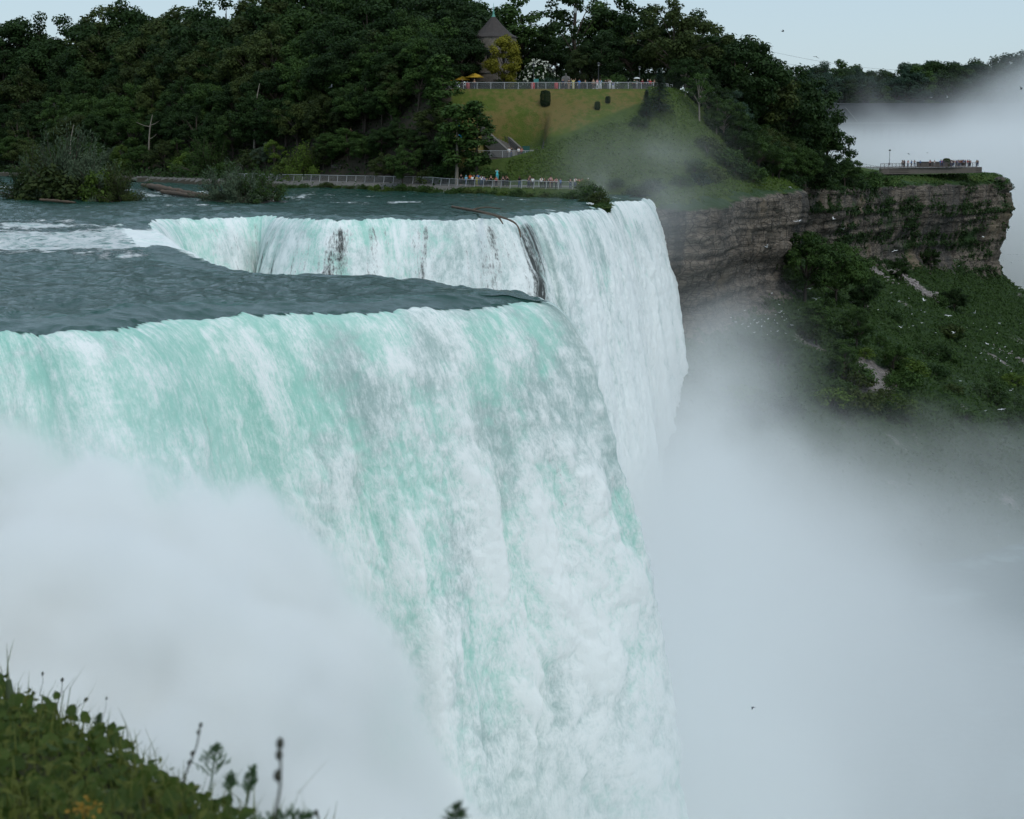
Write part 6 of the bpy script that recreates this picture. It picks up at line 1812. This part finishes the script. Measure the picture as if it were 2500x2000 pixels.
def build_gulls():
    wm = plain("gull_white", (0.75, 0.76, 0.76), 0.7, 0.2, 0, 0.08); dm = plain("gull_grey", (0.10, 0.11, 0.12), 0.7, 0.2)
    fly = [gull_mesh(a) for a in (0.5, -0.35, 0.9, 0.1)]; sit = gull_mesh(0, True)
    rng = random.Random(77)
    def put(me, p, mat, label, group, s=1.0):
        o = bpy.data.objects.new("gull", me); COL.objects.link(o)
        if len(me.materials) == 0: me.materials.append(mat)
        o.material_slots[0].link = 'OBJECT'; o.material_slots[0].material = mat
        o.location = tuple(p); o.rotation_euler = (rng.uniform(-.4, .4), rng.uniform(-.4, .4), rng.uniform(0, 6.28)); o.scale = (s,) * 3
        tag(o, label, "gull", group)
    sky = [(1911, 77, 260, "dark gull gliding highest in the open sky"), (1993, 139, 330, "dark gull low in the sky left of the far ridge"), (2493, 218, 300, "dark gull in front of the mist at the right edge"), (2274, 238, 380, "left one of two pale gulls above the power house"), (2313, 238, 380, "right one of two pale gulls above the power house"), (1951, 199, 380, "pale gull in front of the far ridge's left end"), (2220, 377, 380, "gull above the far crowd"), (2264, 373, 380, "gull right above the kiosks of the far terrace"), (808, 213, 230, "white gull in front of the dark woods"), (1838, 1727, 62, "tiny dark gull deep in the gorge mist")]
    for i, (px, py, d, lb) in enumerate(sky):
        put(fly[i % 4], at(px, py, d), dm if "dark" in lb else wm, lb, "gulls in the air", 1.0 if d > 100 else 0.3)
    air = [(2035, 535, 300), (2178, 461, 330), (2030, 1, 0), (1942, 541, 280), (1950, 540, 280), (1884, 543, 280), (1871, 603, 270), (1977, 705, 270), (1993, 731, 260), (2184, 612, 330), (2331, 635, 340), (2341, 650, 340), (2256, 734, 320), (2400, 578, 350), (2380, 765, 330), (2315, 771, 330), (2440, 790, 340), (2492, 790, 340), (2440, 860, 320), (2290, 865, 310), (2329, 813, 320), (1929, 457, 270), (2060, 560, 320), (2410, 840, 330), (2350, 905, 310), (2470, 640, 350), (2200, 800, 300), (2445, 1000, 280)]
    for i, (px, py, d) in enumerate(air):
        if d == 0: continue
        side = "before the rock face of the bay" if px < 2000 and py < 660 else "over the trees below the bay" if px < 2060 else "before the ivied cliff" if py < 660 else "over the right part of the scree slope"
        put(fly[i % 4], at(px, py, d), wm, "white gull flying " + side, "white gulls flying " + side, rng.uniform(0.9, 1.15))
    g = {"a": ("white gull resting on the rubble under the rock buttress", 40), "b": ("white gull resting on the pale scree right of the middle", 30), "c": ("white gull resting on the slope at the far right", 26)}
    for k, (lb, n) in g.items():
        for i in range(n):
            px, py = {"a": (rng.gauss(1865, 45), rng.gauss(800, 26)), "b": (rng.gauss(2300, 70), rng.gauss(760, 55)), "c": (rng.gauss(2430, 50), rng.gauss(900, 60))}[k]
            p = talus_at(px, py)
            put(sit, (p[0], p[1], p[2] + 0.9), wm, lb, lb + " among many", rng.uniform(0.6, 1.0))
    for px, py in ((1437, 497), (1444, 498)):
        p = atz(px, py, 0.6); put(sit, p, wm, "white gull standing in the shallows by the crest", "gulls in the shallows", 1.1)

# ================================================================ FOREGROUND BANK
EDGE = np.array([(-26, 46), (-14, 27), (-5.3, 12.6), (-2.95, 9.0), (-1.84, 7.35), (-1.05, 6.05), (-0.05, 4.6), (1.6, 2.6), (3, -1)])
def near_z(x, y):
    x = np.asarray(x, float); y = np.asarray(y, float)
    poly = np.vstack([EDGE, [(3, -12), (-40, -12), (-40, 46)]])
    d = sdist(x, y, poly)
    base = 6.4 - 0.16 * y + 0.10 * fbm(x / 1.2, y / 1.2, 2, 3)
    return np.where(d > 0, base - 0.10 * np.exp(-d / 0.3), base - 0.1 + d * 1.8), d

def leaf3(C, Nrm, size, rng):
    """broad pointed leaf folded along its midrib: two quads"""
    n = len(C); Nrm = Nrm / np.linalg.norm(Nrm, axis=1, keepdims=True)
    r = rng.normal(size=(n, 3)); r[:, 2] -= 0.4
    t = r - (r * Nrm).sum(1, keepdims=True) * Nrm; t /= np.linalg.norm(t, axis=1, keepdims=True)
    b = np.cross(Nrm, t); s = size[:, None]
    A = C - t * s * 0.45; B = C + t * s * 0.6 - Nrm * s * 0.08; M = C + t * s * 0.05 - Nrm * s * 0.03
    V = []
    for sg in (1, -1):
        V += [A, C - t * s * 0.30 + b * sg * s * 0.44 + Nrm * s * 0.10, C + t * s * 0.18 + b * sg * s * 0.42 + Nrm * s * 0.08, B]
    V = np.stack(V, 1).reshape(-1, 3)
    return V, np.arange(8 * n).reshape(-1, 4)

def blade_mesh(P, h, w, lean, rng):
    n = len(P); a = rng.uniform(0, 6.28, n); d = np.stack([np.cos(a), np.sin(a), 0 * a], 1); s = np.stack([-np.sin(a), np.cos(a), 0 * a], 1)
    up = np.array([0, 0, 1.0]); h = h[:, None]; l = (lean * rng.uniform(0.2, 1.2, n))[:, None] * h; w = w[:, None] if not np.isscalar(w) else w
    V = np.stack([P - s * w, P + s * w, P + s * w * 0.7 + up * h * 0.6 + d * l * 0.35, P - s * w * 0.7 + up * h * 0.6 + d * l * 0.35,
                  P - s * w * 0.7 + up * h * 0.6 + d * l * 0.35, P + s * w * 0.7 + up * h * 0.6 + d * l * 0.35, P + s * w * 0.1 + up * h * 0.95 + d * l, P - s * w * 0.1 + up * h * 0.95 + d * l], 1).reshape(-1, 3)
    return V, np.arange(8 * n).reshape(-1, 4)

def build_near():
    rng = np.random.RandomState(12)
    X, Y = np.meshgrid(np.arange(-30, 8, 0.25), np.arange(-8, 46, 0.25))
    Z, d = near_z(X.ravel(), Y.ravel())
    Z = np.maximum(Z, -40)
    V = np.stack([X.ravel(), Y.ravel(), Z], 1); Fq = grid_faces(*X.shape)
    keep = d > -9
    Fq = Fq[keep[Fq].all(1)]; V, Fq, _ = compact(V, Fq)
    m = Mat("bank_soil"); p, _ = m.pos(); n = m.noise(p, 3, 5, 0.7)
    soil = m.bsdf(m.mix(n, (0.020, 0.022, 0.010), (0.055, 0.060, 0.024)), 0.95, 0.1, bump=n, bstr=0.6, bdist=0.05)
    tag(link("near_bank", raw_mesh("near_bank", V, Fq, True), soil), kind="structure")
    nl = {"vine": leaf_mat("vine_leaf", (0.030, 0.056, 0.010), (0.085, 0.128, 0.022), 0.3), "grass": leaf_mat("grass_blade", (0.045, 0.060, 0.010), (0.125, 0.140, 0.030), 0.3),
          "stalk": plain("dry_stalk", (0.060, 0.062, 0.046), 0.9), "fern": leaf_mat("feathery_leaf", (0.035, 0.075, 0.030), (0.085, 0.150, 0.065), 0.3), "felt": leaf_mat("felted_leaf", (0.075, 0.105, 0.060), (0.150, 0.190, 0.105), 0.2)}
    # broad-leaved creeper along the rim
    n = 17000
    t = rng.uniform(0, 1, n); E2 = resample(EDGE[:8], lambda x, y, s: 0.03)
    i = (t * (len(E2) - 1)).astype(int)
    dirn = np.array([0.80, 0.60])
    off = rng.normal(-0.50, 0.36, n)
    x = E2[i, 0] + dirn[0] * off; y = E2[i, 1] + dirn[1] * off
    z, d = near_z(x, y); lump = fbm(x / 0.5, y / 0.5, 4, 3)
    z = np.maximum(z, 6.4 - 0.16 * y - 0.6) + rng.uniform(0, 1, n) * np.clip(0.12 + 0.20 * lump, 0.02, 0.4) * np.exp(-np.abs(off) / 0.8)
    P = np.stack([x, y, z], 1); N = rng.normal(size=(n, 3)) * 0.5 + np.array([0.1, -0.55, 0.75])
    V, Fq = leaf3(P, N, rng.uniform(0.03, 0.08, n), rng)
    o = link("creeper", raw_mesh("creeper", V, Fq, True, {"tone": np.repeat(np.clip(0.45 + 0.3 * rng.normal(size=n) + 0.3 * lump, 0, 1), 8)}), nl["vine"])
    tag(o, "broad-leaved green creeper covering the rim of the near bank", "creeper", kind="stuff")
    # grass
    n = 36000
    x = rng.uniform(-10, 1.2, n); y = rng.uniform(3.0, 13, n); z, d = near_z(x, y); k = (d > -0.12); x, y, z = x[k], y[k], z[k]; n = len(x)
    V, Fq = blade_mesh(np.stack([x, y, z - 0.02], 1), rng.uniform(0.06, 0.22, n) * (1 + 0.7 * (d[k] < 0.15) * (rng.uniform(0, 1, n) < 0.12)), rng.uniform(0.002, 0.005, n), 0.6, rng)
    o = link("grass", raw_mesh("grass", V, Fq, False, {"tone": np.repeat(rng.uniform(0, 1, n), 8)}), nl["grass"])
    tag(o, "tangled green grass on the near bank", "grass", kind="stuff")
    # small herbs filling the lower left
    n = 9000
    x = rng.uniform(-5.5, 0.8, n); y = rng.uniform(3.6, 10, n); z, d = near_z(x, y); k = d > 0.1; x, y, z = x[k], y[k], z[k]; n = len(x)
    P = np.stack([x, y, z + rng.uniform(0, 0.15, n)], 1)
    V, Fq = leaf_quads(P, rng.normal(size=(n, 3)) * 0.6 + np.array([0, -0.3, 0.8]), rng.uniform(0.02, 0.06, n), rng, 0.5)
    o = link("low_herbs", raw_mesh("low_herbs", V, Fq, False, {"tone": np.repeat(rng.uniform(0, 1, n), 4)}), nl["grass"])
    tag(o, "low herbs and clover on the near bank", "herbs", kind="stuff")
    # yellow flower patches
    ym = plain("yellow_petal", (0.22, 0.13, 0.012), 0.7)
    for px, py, d_, cnt, lb in ((328, 1868, 7.3, 14, "small yellow flower head among the creeper leaves"), (205, 1975, 5.4, 34, "blurred patch of yellow flowers at the bottom of the near bank")):
        c = at(px, py, d_); n = cnt
        Pq = c + rng.normal(0, 0.035 if cnt < 40 else 0.07, (n, 3)) * np.array([1, 1, 0.5])
        V, Fq = leaf_quads(Pq, rng.normal(size=(n, 3)) * 0.5 + np.array([0, -0.6, 0.7]), np.full(n, 0.02), rng, 0.8)
        r = empty("yellow_flower", tuple(c)); tag(link("petals", raw_mesh("petals", V - c, Fq, False), ym, r), kind="stuff")
        zz, _ = near_z(c[0], c[1]); s = tube([(0, 0, 0), (0.01, 0, -0.1), (0.0, 0.01, min(-0.15, float(zz) - c[2] - 0.03))], [0.004, 0.004, 0.005], 4)
        link("stem", raw_mesh("stem", s[0], s[1], True), nl["fern"], r)
        tag(r, lb, "flower", "yellow flowers of the near bank")
    def root_at(px, py_base, d_):
        c = at(px, py_base, d_); return c
    # woolly mullein
    c = root_at(28, 1775, 8.2); r = empty("mullein", tuple(c))
    s = tube([(0, 0, -0.1), (0, 0, 0.1), (0, 0, 0.26)], [0.03, 0.034, 0.012], 8); link("spike", raw_mesh("spike", s[0], s[1], True, {"tone": np.full(len(s[0]), 0.6)}), nl["felt"], r)
    n = 9; a = np.arange(n) * 2.4; D = np.stack([np.cos(a), np.sin(a), 0.55 + 0 * a], 1)
    V, Fq = leaf_quads(D * 0.09 + np.array([0, 0, -0.05]), np.stack([-np.cos(a), -np.sin(a), 1.2 + 0 * a], 1), np.full(n, 0.2), np.random.RandomState(1), 0.42, 0, D)
    link("leaves", raw_mesh("leaves", V, Fq, True, {"tone": np.full(len(V), 0.7)}), nl["felt"], r)
    tag(r, "woolly pale mullein spike at the left edge of the near bank", "plant")
    def stalk(px0, py0, px1, py1, d_, w, lb, heads, mat="stalk", grp="tall dry stalks on the near bank"):
        a = at(px0, py0, d_); b = at(px1, py1, d_); v = b - a
        r = empty("tall_stalk", tuple(a))
        pts = smooth_poly([v * -0.25, v * 0.0, v * 0.5 + np.array([0.01, 0, 0]), v], 2)
        s = tube(pts, np.linspace(w, w * 0.5, len(pts)), 5); link("stem", raw_mesh("stem", s[0], s[1], True), nl[mat], r)
        for f, rad in heads:
            mb = MB(); c = v * f; rad = rad * 0.72; mb.p.append(tube([c + v / np.linalg.norm(v) * k * rad for k in (-1.6, -0.8, 0, 0.8, 1.6)], [rad * 0.2, rad * 0.8, rad, rad * 0.8, rad * 0.15], 7))
            mb.build("seed_head", nl[mat], r, True)
        tag(r, lb, "plant", grp)
    stalk(668, 2010, 684, 1815, 3.6, 0.005, "thick blurred dark stalk nearest the camera, standing against white water", [(1.0, 0.014), (0.86, 0.013), (0.6, 0.014)])
    stalk(455, 1885, 490, 1770, 5.2, 0.004, "slightly leaning dry stalk left of the feathery plant", [(1.0, 0.009), (0.85, 0.009), (0.4, 0.009), (0.2, 0.010)])
    stalk(141, 1715, 152, 1660, 8.6, 0.003, "thin plantain stalk with a dark head at the upper rim", [(1.0, 0.013)])
    stalk(98, 1690, 104, 1645, 9.0, 0.002, "second thin plantain stalk, left of the first", [(1.0, 0.011)])
    stalk(190, 1725, 210, 1708, 8.4, 0.002, "short bent stalk with a brown head on the rim", [(1.0, 0.014)])
    stalk(246, 1765, 260, 1705, 8.0, 0.0015, "fine grass stalk with a pale head rising over the rim", [(1.0, 0.008)])
    stalk(772, 2010, 772, 1985, 4.6, 0.004, "stubby seed head at the bottom edge right of the bank", [(1.0, 0.010)])
    # feathery plants
    def feathery(px0, py0, px1, py1, d_, lb, k=12, spread=0.5, size=0.032):
        a = at(px0, py0, d_); b = at(px1, py1, d_); v = b - a; L = np.linalg.norm(v)
        r = empty("feathery_plant", tuple(a))
        pts = smooth_poly([v * -0.2, v * 0.5, v], 2); tb = [tube(pts, np.linspace(0.004, 0.0015, len(pts)), 4)]
        C, N, D = [], [], []
        g = np.random.RandomState(int(px0))
        for i in range(k):
            f = 0.15 + 0.85 * i / k; sgn = 1 if i % 2 else -1
            dv = np.array([sgn * spread * L * (1.05 - f), g.normal(0, 0.3) * L * (1 - f) * 0.5, 0.33 * L * (1.1 - f)])
            tb.append(tube([v * f, v * f + dv], [0.0015, 0.0008], 3))
            for q in range(7):
                C.append(v * f + dv * (0.25 + 0.75 * q / 6) + g.normal(0, 0.004, 3)); N.append(g.normal(size=3) + np.array([0, -1, 0.5])); D.append(dv / np.linalg.norm(dv) + np.array([0, 0, 0.5]))
        for q in range(12): C.append(v * (0.8 + 0.2 * q / 11)); N.append(g.normal(size=3) + np.array([0, -1, 0])); D.append(v / L + g.normal(0, 0.4, 3))
        V, Fq = join(tb); link("stem", raw_mesh("stem", V, Fq, True, {"tone": np.full(len(V), 0.4)}), nl["fern"], r)
        V, Fq = leaf_quads(np.array(C), np.array(N), np.full(len(C), size), g, 0.22, 0, np.array(D))
        link("leaves", raw_mesh("leaves", V, Fq, False, {"tone": np.repeat(g.uniform(0.2, 1, len(C)), 4)}), nl["fern"], r)
        tag(r, lb, "plant", "feathery weeds on the near bank")
    feathery(516, 1910, 528, 1818, 5.6, "feathery green weed standing clear of the rim, right of a dry stalk", 12, 0.45)
    feathery(605, 1950, 620, 1872, 5.4, "slender feathery weed near the right end of the bank", 10, 0.25)
    feathery(560, 1935, 566, 1890, 5.5, "short feathery weed between the two larger ones", 8, 0.3)
    feathery(1112, 2030, 1118, 1962, 4.2, "small fern-like sprig rising from the bottom edge in front of the falls", 8, 0.45, 0.03)
    feathery(640, 2020, 760, 1992, 4.8, "arching leafy sprig at the lower right end of the bank", 10, 0.25, 0.036)
    feathery(238, 1775, 244, 1745, 8.0, "small dark leafy shoot on the rim", 8, 0.3, 0.03)

build_tower(); build_park(); build_point(); build_far(); build_people(); build_gulls(); build_near()
